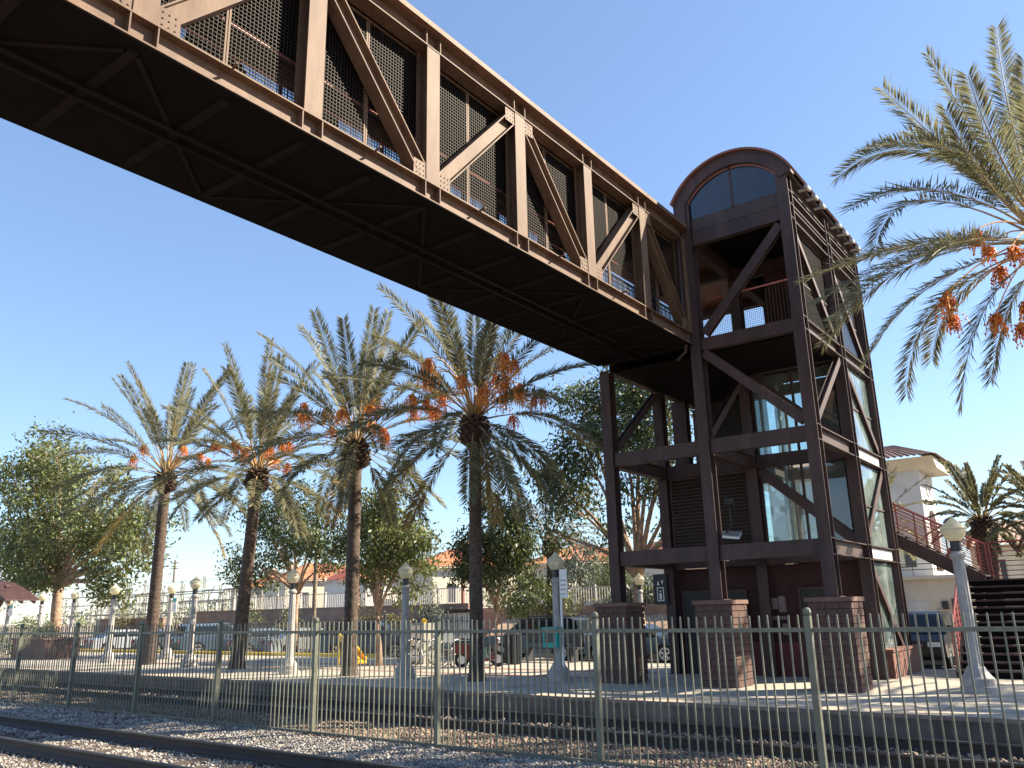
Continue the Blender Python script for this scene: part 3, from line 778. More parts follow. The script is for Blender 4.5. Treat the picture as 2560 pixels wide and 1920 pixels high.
# ---------------------------------------------------------------- lift sign on the tower
def lift_sign():
    t = thing('lift_sign', 'small black lift sign with white pictogram on the tower column', 'sign', (-10.55, 20.70, 2.4))
    c = MB(); c.box(-10.80, -10.40, 20.66, 20.72, 2.15, 2.95); c.build('panel', 'sign_black', t)
    c = MB()
    for (a, b_, z0, z1) in ((-10.70, -10.50, 2.24, 2.26), (-10.70, -10.50, 2.58, 2.60), (-10.70, -10.68, 2.2602, 2.5798), (-10.52, -10.50, 2.2602, 2.5798)):
        c.box(a, b_, 20.652, 20.6595, z0, z1)
    c.box(-10.63, -10.57, 20.652, 20.6595, 2.28, 2.45); c.lathe((-10.60, 20.655, 2.47), [(.0,0),(.025,.02),(.025,.04),(0,.06)], 8)
    # up and down arrows above the car
    c.add([(-10.69, 20.655, 2.66), (-10.62, 20.655, 2.66), (-10.655, 20.655, 2.78)], [(0,1,2)])
    c.add([(-10.56, 20.655, 2.78), (-10.50, 20.655, 2.78), (-10.53, 20.655, 2.66)], [(0,1,2)])
    c.build('pictogram', 'white_paint', t)
lift_sign()
# ---------------------------------------------------------------- brick piers under the front columns
def piers():
    H = 2.20-ZP; W_ = 0.84
    labels = ('brick pier under the bridge column, the one nearest the parked cars', 'middle brick pier between the bridge bay and the lift bay', 'brick pier below the lamp side corner of the lift tower')
    rows = 12; ch = (H-0.09)/rows
    bm = {}
    def brick(L, D):
        k = (round(L, 3), round(D, 3))
        if k not in bm:
            b = MB(); e = .008; h = ch-.012
            b.box(-L/2+.005, L/2-.005, -D/2, D/2, .004, h)
            o = b.build('brick', 'brick'); bm[k] = o.data; bpy.data.objects.remove(o)
        return bm[k]
    for x, lab in zip(CX, labels):
        t = thing('brick_pier', lab, 'brick pier', (x, 18.02, ZP), 'brick piers under the tower')
        c = MB(); c.box(x-W_/2+.02, x+W_/2-.02, 18.02-W_/2+.02, 18.02+W_/2-.02, ZP-.05, 2.11); c.build('core', 'mortar', t)
        c = MB(); c.box(x-W_/2-.05, x+W_/2+.05, 18.02-W_/2-.05, 18.02+W_/2+.05, 2.112, 2.199); c.build('capstone', 'capstone', t)
        for r in range(rows):
            z = r*ch
            for sd_ in range(4):
                cuts = [-W_/2, -W_/2+W_*random.uniform(.2,.3), W_*random.uniform(-.1,.1), W_/2-W_*random.uniform(.2,.3), W_/2] if r % 2 else [-W_/2, -W_/2+W_*random.uniform(.34,.42), W_/2-W_*random.uniform(.28,.36), W_/2]
                cuts = [round(q/.07)*.07 for q in cuts]
                for a, b_ in zip(cuts[:-1], cuts[1:]):
                    m_ = (a+b_)/2; L = b_-a; off = W_/2-.01+random.uniform(-.006,.006)
                    px, py, rz = {0: (m_, -off, 0), 1: (off, m_, math.pi/2), 2: (m_, off, 0), 3: (-off, m_, math.pi/2)}[sd_]
                    o = bpy.data.objects.new('brick', brick(L, .06)); COL.objects.link(o); o.parent = t
                    o.location = (px, py, z+.005); o.rotation_euler = (0, 0, rz)
piers()
# ---------------------------------------------------------------- staircase on the far side
def stairs():
    t = thing('staircase', 'outdoor staircase with dark red railings beside the lift tower', 'staircase', (-3.4, 24.5, ZP))
    zl = 2.60; y0, y1 = 21.9, 25.0; xa, xb = -3.85, -2.0; n = 13
    # lower flight rising away from the platform
    for i in range(n):
        z = ZP+(i+1)*(zl-ZP)/n; y = y0+i*(y1-y0)/n
        c = MB(); c.box(xa+.05, xb-.05, y, y+.28, z-.04, z); c.build('tread', 'tower_steel', t)
        c = MB(); c.box(xa+.051, xb-.051, y+.03, y+.045, z-.165, z-.041); c.build('riser', 'shade_black', t)
    for x in (xa, xb):
        c = MB(); c.bar((x, y0, ZP+.02), (x, y1, zl-.1), .07, .3, up=(0,0,1)); c.build('stringer', 'tower_steel', t)
        for k in range(8):
            f = k/7; y = y0+f*(y1-y0); z = ZP+f*(zl-ZP)
            c = MB(); c.tube([(x, y, z), (x, y, z+1.0)], .02, 6); c.build('baluster_post', 'stair_red', t)
        for h in (.25, .4, .55, .7, .85, 1.0):
            c = MB(); c.tube([(x, y0, ZP+h), (x, y1, zl+h)], .012 if h < 1 else .024, 6); c.build('rail_bar', 'stair_red', t)
    # landing
    c = MB(); c.box(-3.9, -0.5, 25.0, 26.5, zl-.14, zl); c.build('landing', 'tower_steel', t)
    for x in (-3.8, -0.7):
        c = MB(); c.box(x-.1, x+.1, 26.2, 26.4, .2, zl-.141); c.build('landing_post', 'tower_steel', t)
    for h in (.12, .25, .38, .51, .64, .77, .9, 1.03):
        c = MB(); c.tube([(-3.4, 26.45, zl+h), (-0.5, 26.45, zl+h)], .012 if h < 1 else .024, 6); c.build('rail_bar', 'stair_red', t)
    for x in (-3.4, -2.45, -1.5, -0.55):
        c = MB(); c.tube([(x, 26.45, zl), (x, 26.45, zl+1.03)], .024, 6); c.build('baluster_post', 'stair_red', t)
    # upper flight along the back of the tower
    X0, X1 = -3.45, -7.2; sl = .605
    zz = lambda x: zl+(X0-x)*sl
    for i in range(15):
        x = X0-i*.25
        c = MB(); c.box(x-.28, x, 25.1, 26.3, zz(x)+.10, zz(x)+.14); c.build('tread', 'tower_steel', t)
    for y in (25.05, 26.35):
        c = MB(); c.bar((X0, y, zz(X0)-.05), (X1, y, zz(X1)-.05), .07, .34); c.build('stringer', 'tower_steel', t)
        for h in (.30, .40, .50, .60, .70, .80, .90, 1.02):
            c = MB(); c.tube([(X0, y, zz(X0)+h-.05), (X1, y, zz(X1)+h-.05)], .013 if h < 1 else .026, 6); c.build('rail_bar', 'stair_red', t)
        for k in range(6):
            x = X0-.02-k*.72
            c = MB(); c.tube([(x, y, zz(x)), (x, y, zz(x)+.97)], .022, 6); c.build('baluster_post', 'stair_red', t)
    c = MB(); c.box(-8.6, X1, 25.0, 26.5, zz(X1)-.05, zz(X1)+.1); c.build('landing', 'tower_steel', t)
    for x in (-8.5, -7.3):
        c = MB(); c.box(x-.09, x+.09, 26.2, 26.38, .2, zz(X1)-.051); c.build('landing_post', 'tower_steel', t)
stairs()
def planter_box():
    t = thing('brick_plinth', 'low red brick plinth wall at the foot of the glass lift shaft', 'plinth', (-5.1, 22.6, ZP))
    c = MB(); c.box(-5.30, -5.02, 21.15, 24.15, ZP, ZP+.58); c.build('wall', 'planter', t)
    c = MB(); c.box(-5.33, -4.99, 21.12, 24.18, ZP+.581, ZP+.64); c.build('coping', 'planter', t)
planter_box()
# ================================================================ date palms
def frond_mesh(P0, P1, P2, n=78, leaf=0.40, wid=0.030, dry=False, twist=0.0, start=0.27, sweep=0.95, lift=0.30):
    """returns V,Q for leaflets and V,Q for the midrib; quadratic curve P0 P1 P2"""
    P0, P1, P2 = (np.array(p, float) for p in (P0, P1, P2))
    t = np.linspace(start, 1.0, n)
    def C(t): t = np.asarray(t)[..., None]; return (1-t)**2*P0 + 2*t*(1-t)*P1 + t*t*P2
    def D(t): t = np.asarray(t)[..., None]; d = 2*(1-t)*(P1-P0) + 2*t*(P2-P1); return d/np.linalg.norm(d, axis=-1, keepdims=True)
    c, d = C(t), D(t)
    up = np.array([0, 0, 1.0]); s = np.cross(d, up); s /= np.maximum(np.linalg.norm(s, axis=-1, keepdims=True), 1e-6)
    # keep the frame steady where the frond is near vertical
    h = np.array([P2[0]-P0[0], P2[1]-P0[1], 0.0]); h = h/(np.linalg.norm(h)+1e-9)
    s0 = np.cross(h, up); s = np.where((s@s0)[:, None] < 0, -s, s); s = 0.5*s+0.5*s0; s /= np.linalg.norm(s, axis=-1, keepdims=True)
    u = np.cross(s, d)
    a = twist*t[:, None]; s, u = s*np.cos(a)+u*np.sin(a), u*np.cos(a)-s*np.sin(a)
    prof = np.interp(t, [start, start+.12, .55, .85, 1.0], [0.4, 0.85, 1.0, 0.8, 0.55])
    Vs, Qs = [], []; k = 0
    for q in (-1, 1):
        L = leaf*prof*rng.uniform(.85, 1.15, n)
        lf = lift+rng.normal(0, .22, n)
        dr = d*(sweep+.25*t[:, None]) + s*q*0.95 + u*lf[:, None]
        dr += rng.normal(0, .09, (n, 3)); dr /= np.linalg.norm(dr, axis=-1, keepdims=True)
        tip = c+dr*L[:, None] + np.array([0, 0, -1.0])*(L*rng.uniform(.02, .16, n))[:, None]
        mid = c+dr*(L*.42)[:, None]
        w = np.cross(dr, u); w /= np.maximum(np.linalg.norm(w, axis=-1, keepdims=True), 1e-6)
        w = w*.9+u*rng.normal(0, .35, n)[:, None]
        V = np.stack([c, mid+w*wid/2, tip, mid-w*wid/2], 1).reshape(-1, 3)
        Vs.append(V); Qs.append(np.arange(4*n).reshape(n, 4)+k); k += 4*n
    LV, LQ = np.concatenate(Vs), np.concatenate(Qs)
    m = 14; tt = np.linspace(0, 1, m); cc = C(tt); dd = D(tt)
    s = np.cross(dd, up); s /= np.maximum(np.linalg.norm(s, axis=-1, keepdims=True), 1e-6); s = .5*s*np.sign((s@s0))[:, None]+.5*s0; uu = np.cross(s, dd)
    r = np.interp(tt, [0, .12, .4, 1], [.045, .028, .016, .005])[:, None]
    RV = np.stack([cc+s*r, cc+uu*r*.6, cc-s*r, cc-uu*r*.6], 1).reshape(-1, 3)
    RQ = []
    for i in range(m-1):
        for j in range(4): RQ.append((i*4+j, i*4+(j+1) % 4, (i+1)*4+(j+1) % 4, (i+1)*4+j))
    return LV, LQ, RV, np.array(RQ)
def add_frond(parent, P0, P1, P2, dry=False, **k):
    LV, LQ, RV, RQ = frond_mesh(P0, P1, P2, dry=dry, **k)
    V = np.concatenate([LV, RV]); Q = np.concatenate([LQ, RQ+len(LV)])
    o = npmesh('frond', V, Q, 'palm_leaf_dry' if dry else 'palm_leaf', parent)
    o.data.materials.append(MATS['palm_rachis'])
    mi = np.zeros(len(Q), dtype=np.int32); mi[len(LQ):] = 1
    o.data.polygons.foreach_set('material_index', mi)
    return o
def palm_trunk(t, x, y, z0, z1, r0, r1, lean=(0, 0), rows=None):
    H = z1-z0; rows = rows or int(H/.042); seg = 26
    V = np.zeros((rows+1, seg, 3)); zz = np.linspace(0, 1, rows+1)
    for i in range(rows+1):
        f = zz[i]; r = np.interp(f, [0, .05, .15, .9, 1], [r0*1.45, r0*1.15, r0, r1, r1*1.05])
        a = 2*np.pi*np.arange(seg)/seg
        ph = a*6.5; ring = (f*H/.165)
        dmd = np.abs(np.sin(ph+ring*np.pi))*np.abs(np.sin(ph-ring*np.pi))
        saw = (ring % 1.0)
        rr = r*(1+.10*dmd+.05*saw+rng.normal(0, .012, seg))
        V[i, :, 0] = x+lean[0]*f+rr*np.cos(a); V[i, :, 1] = y+lean[1]*f+rr*np.sin(a); V[i, :, 2] = z0+f*H
    Q = []
    for i in range(rows):
        for k in range(seg): Q.append((i*seg+k, i*seg+(k+1) % seg, (i+1)*seg+(k+1) % seg, (i+1)*seg+k))
    npmesh('trunk', V.reshape(-1, 3), np.array(Q), 'palm_trunk', t)
def boot_ball(t, c, r, h):
    """skirt of old leaf bases under the crown"""
    b = MB(); n = 90
    for i in range(n):
        f = i/n; a = i*2.39996; z = c[2]-h*.55+h*f; rr = r*(0.55+.5*math.sin(math.pi*min(1, .25+f*.75)))
        p = Vector((c[0]+rr*.62*math.cos(a), c[1]+rr*.62*math.sin(a), z)); d = Vector((math.cos(a), math.sin(a), .8)).normalized()
        b.bar(p, p+d*random.uniform(.16, .26), .10, .05, up=(0,0,1))
    b.lathe((c[0], c[1], c[2]-h*.6), [(r*.45,0),(r*.75,h*.2),(r*.85,h*.5),(r*.6,h*.9),(r*.2,h*1.05)], 14)
    b.build('leaf_base', 'palm_boot', t)
def date_bunch(t, P0, P1, P2, n=34, size=.34):
    """arching orange stalk with a hanging tassel of dates"""
    P0, P1, P2 = Vector(P0), Vector(P1), Vector(P2)
    b = MB()
    cur = [P0*(1-f)**2+P1*2*f*(1-f)+P2*f*f for f in [k/7 for k in range(8)]]
    b.tube(cur, [.02-.010*k/7 for k in range(8)], 5, False)
    fr = MB()
    for i in range(n):
        p = cur[-1]+Vector((0, 0, 0)); d = Vector((random.gauss(0, .36), random.gauss(0, .36), -random.uniform(.3, 1.0)))
        L = size*random.uniform(.6, 1.35); q = p+d*L*.6+Vector((0, 0, -L*.45))
        m_ = p+d*L*.45
        b.tube([p, m_, q], .005, 3, False)
        for k in range(6):
            f = .30+.12*k+random.uniform(-.04, .04); s_ = p.lerp(m_, f*2) if f < .5 else m_.lerp(q, f*2-1)
            s_ = s_+Vector((random.gauss(0, .016), random.gauss(0, .016), random.gauss(0, .016))); r = random.uniform(.014, .022)
            fr.add([s_+Vector(v)*r for v in ((1,0,0),(0,1,0),(-1,0,0),(0,-1,0),(0,0,1.5),(0,0,-1.5))], [(0,1,4),(1,2,4),(2,3,4),(3,0,4),(1,0,5),(2,1,5),(3,2,5),(0,3,5)])
    o = b.build('date_stalk', 'date_stalk', t)
    tag(fr.build('dates', 'date_fruit', o), kind='stuff')
def tip_curve(c, az, el, L, droop):
    """start direction (az, el); the tip sinks by droop*L"""
    d = Vector((math.cos(az)*math.cos(el), math.sin(az)*math.cos(el), math.sin(el)))
    P1 = c+d*L*.55
    e2 = el-droop
    P2 = P1+Vector((math.cos(az)*math.cos(e2), math.sin(az)*math.cos(e2), math.sin(e2)))*L*.52
    return P1, P2
def palm(label, x, y, zc, L, z0=ZP, trunk=(.30, .22), lean=(0, 0), nf=46, low=-0.95, bunches=9, seed=1, fr_n=112, leaf=.44, wid=.036, group='date palms along the platform', extra=None, low_bias=1.0, name='date_palm', boot=.44, bl=(.24, .42)):
    random.seed(seed)
    t = thing(name, label, 'palm tree', (x, y, z0), group)
    cx, cy = x+lean[0], y+lean[1]
    c = Vector((cx, cy, zc))
    palm_trunk(t, x, y, z0-.1, zc-.1, trunk[0], trunk[1], lean)
    boot_ball(t, (cx, cy, zc-.15), boot, .75)
    for i in range(nf):
        f = (i+.5)/nf
        az = i*2.39996+random.uniform(-.25, .25)
        el = R(80)*(1-f)**.9+low*f**1.7*low_bias
        el += random.uniform(-.08, .08)
        dr = .18+.85*min(1, f*1.5)+random.uniform(-.12, .18)
        if f > .75: dr = .5+random.uniform(-.2, .25)
        if f > .70 and random.random() < .3: continue
        Lk = L*random.uniform(.84, 1.08)*(1.0 if f < .68 else .80)
        base = c+Vector((math.cos(az), math.sin(az), 0))*trunk[1]*.6+Vector((0, 0, .30*(1-f)))
        P1, P2 = tip_curve(base, az, el, Lk, dr)
        add_frond(t, base, P1, P2, dry=(f > .93 and random.random() < .7), n=fr_n, leaf=leaf*min(1.15, L/3.4), wid=wid, twist=random.uniform(-.7, .7))
    for i in range(bunches):
        az = i*2.39996*1.7+random.uniform(-.4, .4); el = random.uniform(.5, 1.2) if i % 5 < 2 else random.uniform(1.05, 1.45); l = L*random.uniform(*bl)
        base = c+Vector((0, 0, .2)); d = Vector((math.cos(az)*math.cos(el), math.sin(az)*math.cos(el), math.sin(el)))
        P1 = base+d*l; P2 = P1+Vector((math.cos(az)*.42, math.sin(az)*.42, -.22))*l
        date_bunch(t, base, P1, P2, n=40, size=.54)
    if extra: extra(t, c)
    return t
palm('date palm farthest from the tower in the platform row, hardly any fruit', -31.4, 18.1, 7.6, 4.6, nf=48, bunches=6, seed=11, trunk=(.21, .19), low=-.75)
palm('second date palm of the platform row counted from the shelter end', -25.2, 17.7, 6.9, 4.1, nf=46, bunches=9, seed=23, lean=(.35, .1), trunk=(.205, .18), low=-.7)
palm('third date palm of the platform row with drooping skirt of fronds', -18.8, 17.0, 6.95, 4.0, nf=46, bunches=13, seed=37, bl=(.2, .5), trunk=(.185, .17), low=-.85)
palm('date palm nearest the bridge laden with orange date clusters', -14.05, 17.0, 7.0, 4.0, nf=48, bunches=26, seed=41, bl=(.25, .62), trunk=(.165, .145), low=-.95)
# the palm by the right hand corner: fronds that the photo shows are set one by one
def near_palm():
    x, y, zc = -0.30, 16.6, 8.15
    t = thing('date_palm', 'date palm beside the lift tower whose fronds reach across its corner', 'palm tree', (x, y, ZP), 'date palms along the platform')
    c = Vector((x, y, zc))
    palm_trunk(t, x, y, ZP-.1, zc-.1, .28, .22)
    boot_ball(t, (x, y, zc-.15), .42, .8)
    o = Vector((0, 0, 2.05))
    def ray(px, py):
        return cf+cr*((px-1280)/FPX)-cu*((py-960)/FPX)
    def at(px, py, depth):
        d = ray(px, py); return o+d*depth
    dc = (c-o).dot(cf)
    random.seed(5)
    # (tip px, bend px, depth offset of the tip)
    tips = [((2208, 225), (2420, 420), -.4), ((2318, 138), (2440, 330), .5), ((2365, 275), (2470, 470), -1.1), ((2492, 72), (2530, 330), .2), ((2560, 150), (2580, 360), -.5), ((2640, 60), (2610, 330), .6),
            ((2098, 440), (2330, 350), .3), ((2170, 372), (2420, 370), -1.0), ((2190, 630), (2290, 470), -.6), ((2010, 700), (2330, 590), .3), ((2035, 760), (2360, 600), -.5),
            ((2060, 860), (2270, 640), .8), ((2165, 905), (2330, 690), -.3), ((2268, 985), (2330, 740), .5), ((2405, 1015), (2450, 760), -.4), ((2120, 660), (2360, 600), 1.2), ((2330, 640), (2430, 590), -1.6), ((2270, 330), (2450, 440), .9), ((2420, 190), (2500, 400), -1.2), ((2130, 520), (2370, 460), -1.4), ((2090, 800), (2300, 620), -1.1), ((2330, 900), (2390, 720), 1.0), ((2480, 950), (2520, 760), .6), ((2540, 250), (2560, 450), .9)]
    for (tp, bp, dz) in tips:
        P2 = at(*tp, dc+dz*1.6); P1 = at(*bp, dc+dz*.9)
        # put the control point so the curve passes near the bend
        P1 = P1+(P1-(c+P2)*.5)*.55
        b0 = c+(P1-c).normalized()*.15
        add_frond(t, b0, P1, P2, n=135, leaf=.50, wid=.024, twist=random.uniform(-.5, .5))
    for i in range(26):                       # the rest of the crown, outside the frame
        f = (i+.5)/26; az = -.9+2.2*random.random()+(.6 if i % 3 == 0 else 0); el = R(75)*(1-f)-.9*f
        P1, P2 = tip_curve(c, az, el, 3.6*random.uniform(.9, 1.1), .5+.5*f)
        add_frond(t, c, P1, P2, n=60, leaf=.42, wid=.030)
    for (px, py, dz) in ((2440, 600, -.5), (2365, 760, -.6), (2500, 690, .3), (2490, 810, -.4), (2560, 780, -.7), (2530, 640, -.8), (2380, 810, .5), (2550, 830, .2), (2470, 640, .6)):
        P2 = at(px, py-25, dc+dz*1.2); P1 = (c+P2)*.5+Vector((0, 0, .55)); date_bunch(t, c+Vector((0, 0, .1)), P1, P2, n=36, size=.36)
near_palm()
# palms in the background
palm('slender palm rising behind the white notice sign', -22.6, 33.0, 5.1, 3.3, z0=.3, nf=22, bunches=0, seed=61, low=.25, low_bias=1, leaf=.45, wid=.035, trunk=(.26, .2), group='palms beyond the parking', fr_n=40)
palm('palm standing in front of the cream building tower', -9.6, 40.0, 5.2, 3.2, z0=.3, nf=30, bunches=0, seed=67, low=-.6, trunk=(.3, .25), group='palms beyond the parking', fr_n=40, wid=.05)
palm('bushy palm behind the stair landing', -4.4, 34.0, 4.7, 2.05, z0=.3, nf=50, bunches=0, seed=71, low=-.8, trunk=(.3, .25), group='palms beyond the parking', fr_n=60, wid=.07)
palm('bushy palm cut by the picture edge behind the landing', -2.3, 33.0, 4.7, 2.05, z0=.3, nf=50, bunches=0, seed=73, low=-.8, trunk=(.3, .25), group='palms beyond the parking', fr_n=60, wid=.07)
# two more of the row, past the staircase: they shade the foot of the tower
palm('date palm just past the staircase outside the picture edge', 3.8, 23.6, 7.6, 4.2, nf=44, bunches=6, seed=81, low=-.8, trunk=(.2, .18))
palm('date palm well past the staircase outside the picture edge', 7.6, 23.0, 7.6, 4.2, nf=44, bunches=6, seed=83, low=-.8, trunk=(.2, .18))
# ================================================================ broadleaf trees
def leaves(C, rad, n, size, droop=.5, flat=.75, tip=None):
    """n leaves spread through ellipsoids: C (m,3) centres, rad (m,) radii; many in small clumps"""
    C = np.asarray(C, float); rad = np.asarray(rad, float)
    w = rad**2.2; w /= w.sum()
    nc = max(6, n//38)                       # twigs
    k = rng.choice(len(C), nc, p=w)
    d = rng.normal(size=(nc, 3)); d /= np.linalg.norm(d, axis=1, keepdims=True)
    rr = rad[k]*rng.uniform(.25, 1.0, nc)**.45
    tw = C[k]+d*rr[:, None]*np.array([1, 1, flat])
    kk = rng.integers(0, nc, n)
    spread = size*1.45
    p = tw[kk]+rng.normal(0, 1, (n, 3))*np.array([spread, spread, spread*.8])
    dr = rng.normal(size=(n, 3)); dr[:, 2] -= droop*1.6; dr /= np.linalg.norm(dr, axis=1, keepdims=True)
    L = size*rng.uniform(.7, 1.35, n)
    s = np.cross(dr, rng.normal(size=(n, 3))); s /= np.maximum(np.linalg.norm(s, axis=1, keepdims=True), 1e-6)
    W_ = L*rng.uniform(.30, .45, n)
    V = np.stack([p, p+dr*(L*.45)[:, None]+s*(W_/2)[:, None], p+dr*L[:, None], p+dr*(L*.45)[:, None]-s*(W_/2)[:, None]], 1)
    return V.reshape(-1, 3), np.arange(4*n).reshape(n, 4), tw
def tree(label, base, h_fork, clumps, n, size, m, bark='bark_grey', r=.14, group='trees beyond the platform', name='tree', stems=1, m2=None, droop=.5, twigs=26):
    """clumps: list of (x,y,z,radius) offsets from the base"""
    t = thing(name, label, 'tree', base, group)
    B = Vector(base)
    b = MB(); fork = B+Vector((random.uniform(-.1, .1), random.uniform(-.1, .1), h_fork))
    b.tube([B-Vector((0, 0, .1)), B.lerp(fork, .3)+Vector((r*.25, 0, 0)), B.lerp(fork, .7)-Vector((r*.25, 0, 0)), fork], [r*1.5, r*1.05, r*.95, r*.9], 9)
    C = np.array([(B.x+c[0], B.y+c[1], B.z+c[2]) for c in clumps]); rad = np.array([c[3] for c in clumps])
    for i in range(len(C)):
        e = Vector(C[i]); mid = fork.lerp(e, .5)+Vector((random.uniform(-.25, .25), random.uniform(-.25, .25), .25))
        b.tube([fork-Vector((0, 0, .15)), fork.lerp(mid, .5)+Vector((0, 0, .1)), mid, e], [r*.62, r*.5, r*.36, r*.14], 6)
    V, Q, tw = leaves(C, rad, n, size, droop)
    for k in range(min(twigs, len(tw))):
        p = Vector(tw[rng.integers(0, len(tw))]); i = int(np.argmin(np.linalg.norm(C-np.array(p), axis=1))); e = Vector(C[i])
        b.tube([e.lerp(fork, .25), e.lerp(p, .5)+Vector((0, 0, -.05)), p], [r*.18, r*.1, r*.04], 4)
    b.build('trunk', bark, t, True)
    npmesh('crown', V, Q, m, t)
    if m2:
        V, Q, _ = leaves(C, rad, n//4, size, droop)
        npmesh('crown_tips', V, Q, m2, t)
    return t
random.seed(99)
tree('large spreading tree at the picture edge behind the shelter', (-57.0, 26.2, .3), 4.2,
     [(-5.5,0,6.0,2.8),(-8.5,1,7.0,3.0),(-3.0,-.5,9.5,2.8),(0.5,0,7.2,2.8),(4.5,0,7.6,2.4),(7.5,.5,7.2,2.2),(8.8,0,5.6,1.7),(-6.5,0,12.0,2.6),(-2.5,0,12.6,2.2),(-6.0,.3,14.6,1.6),(3.0,0,10.6,2.3),(5.8,0,4.6,1.5),(-10,0,4.4,2.0),(0,-1,4.9,1.5),(-3.2,0,4.7,1.4),(6.8,0,3.6,1.0)],
     25000, .31, 'leaf_mid', 'bark_tan', .34, m2='leaf_light', twigs=40, droop=.3)
tree('dark glossy leaved tree behind the second and third palms', (-32.7, 26.0, .3), 2.9,
     [(-1.2,0,5.0,1.3),(-3.0,0,4.3,1.0),(-4.6,0,3.9,.8),(.4,0,5.8,1.4),(-1.8,0,6.6,1.5),(-3.4,.3,6.9,1.2),(1.8,0,5.0,1.0),(-.5,.2,7.4,1.1),(-5.3,0,5.0,.6),(2.3,0,3.9,.5),(-2.6,.2,3.6,.7)],
     10000, .20, 'leaf_dark', 'bark_tan', .13, twigs=36)
tree('bright green tree with a pale trunk behind the bicycles', (-21.3, 20.6, ZP), 1.75,
     [(-.6,.2,3.2,.8),(.5,0,3.5,.95),(-1.3,0,4.0,.9),(.2,.2,4.6,1.1),(1.4,0,4.1,.8),(-.5,0,5.4,.9),(.7,0,5.8,.7),(1.9,0,3.2,.55),(1.2,.2,2.4,.55),(-1.8,.1,4.8,.6),(-2.2,.3,3.8,.5)],
     10500, .16, 'leaf_mid', 'bark_tan', .085, m2='leaf_light', twigs=30, droop=.7)
tree('dark young tree with two thin stems beside the litter bin', (-19.6, 24.9, ZP), 1.9,
     [(-.5,0,3.3,.85),(.6,0,3.1,.8),(-1.1,0,4.2,.85),(.3,.1,4.6,.95),(1.1,0,3.9,.7),(-.3,0,5.7,.7),(1.6,0,2.7,.5),(-1.6,0,3.2,.5),(.8,.2,5.3,.5)],
     9000, .17, 'leaf_dark', 'bark_tan', .06, m2='leaf_mid', twigs=30, droop=.7)
tree('tall dark tree with forked trunk behind the bridge columns', (-16.4, 30.0, .3), 3.1,
     [(-3.2,0,6.4,1.3),(-2.2,0,8.4,1.5),(-.4,0,9.6,1.7),(1.4,0,8.4,1.5),(-3.9,0,5.0,.8),(.4,.2,11.0,1.4),(-2.2,0,10.6,1.2),(1.7,0,6.4,1.0),(.2,0,6.6,1.0),(-4.3,0,7.6,.9),(2.2,0,10.3,1.0),(-1.0,.2,4.9,.7),(1.9,.3,4.6,.8)],
     17000, .21, 'leaf_dark', 'bark_tan', .20, m2='leaf_light', twigs=60, droop=.6)
tree('small round tree growing against the tan wall by the black car', (-23.4, 32.4, .3), 1.2,
     [(0,0,2.0,.8),(1.0,0,2.3,.8),(-1.0,0,2.1,.75),(2.0,.1,2.2,.7),(.3,0,2.9,.6),(-2.0,0,2.4,.6)], 3600, .16, 'leaf_mid', 'bark_grey', .06, m2='leaf_dark', twigs=12)
tree('pale eucalyptus behind the notice sign', (-30.5, 48.0, .3), 2.2,
     [(0,0,3.6,1.6),(-1.6,0,3.4,1.4),(.2,0,5.4,1.4),(1.5,0,3.2,1.2),(-.6,0,6.6,.8)], 4200, .26, 'leaf_grey', 'bark_grey', .14, twigs=10)
tree('sunlit green tree beside the cream house gable', (-25.0, 43.0, .3), 1.8,
     [(0,0,3.0,1.2),(1.3,0,2.9,1.0),(-1.0,0,3.4,.9),(.4,0,4.4,1.0)], 3600, .2, 'leaf_light', 'bark_grey', .1, twigs=10)
tree('shady tree behind the lamp beside the bridge pier', (-20.2, 38.0, .3), 1.3,
     [(0,0,2.3,1.0),(1.2,0,2.0,.9),(-1.2,0,2.2,.8),(2.4,0,2.7,.9)], 3200, .2, 'leaf_dark', 'bark_grey', .1, twigs=8)
tree('leafy tree seen between the bridge column and the plant room', (-15.6, 35.0, .3), 1.3,
     [(0,0,2.3,1.0),(.8,0,3.4,.9),(-.5,0,3.6,.8),(.4,0,1.4,.7)], 3000, .18, 'leaf_gold', 'bark_grey', .08, m2='leaf_mid', twigs=10)
# shrubs along the brown wall
def shrub(label, x, y, h, w, m, n=900, size=.13):
    t = thing('shrub', label, 'shrub', (x, y, .3), 'shrubs along the brown wall')
    b = MB()
    for k in range(5):
        a = k*1.26; b.tube([(x, y, .25), (x+.3*w*math.cos(a), y+.3*w*math.sin(a), .3+h*.6)], [.03, .012], 5)
    b.build('stem', 'bark_grey', t)
    V, Q, _ = leaves([(x, y, .3+h*.55), (x-.3*w, y, .3+h*.45), (x+.3*w, y, .3+h*.5), (x, y, .3+h*.85)], [.5*w, .4*w, .4*w, .3*w], n, size, .1)
    npmesh('crown', V, Q, m, t)
shrub('golden green shrub beside the utility enclosure', -58.5, 31.6, 2.4, 1.9, 'leaf_gold')
shrub('olive shrub at the foot of the large tree', -53.0, 31.6, 2.2, 1.8, 'leaf_gold')
shrub('yellow green shrub behind the farthest palm trunk', -43.8, 31.6, 2.6, 1.7, 'leaf_light')
shrub('rounded shrub just past the farthest palm', -40.2, 31.6, 2.5, 1.4, 'leaf_light')
shrub('dry looking shrub behind the second palm trunk', -34.0, 31.6, 2.5, 1.9, 'leaf_gold')
shrub('light shrub between the white lamp and the third palm', -31.4, 31.6, 2.9, 1.6, 'leaf_gold')
shrub('tall feathery shrub against the gate house', -29.0, 31.7, 3.4, 1.3, 'leaf_grey')
shrub('low green shrub in front of the tan wall', -19.2, 32.6, 1.2, 1.6, 'leaf_light')
shrub('dense shrub beside the farther end of the tan wall', -14.0, 32.4, 1.8, 1.6, 'leaf_mid')
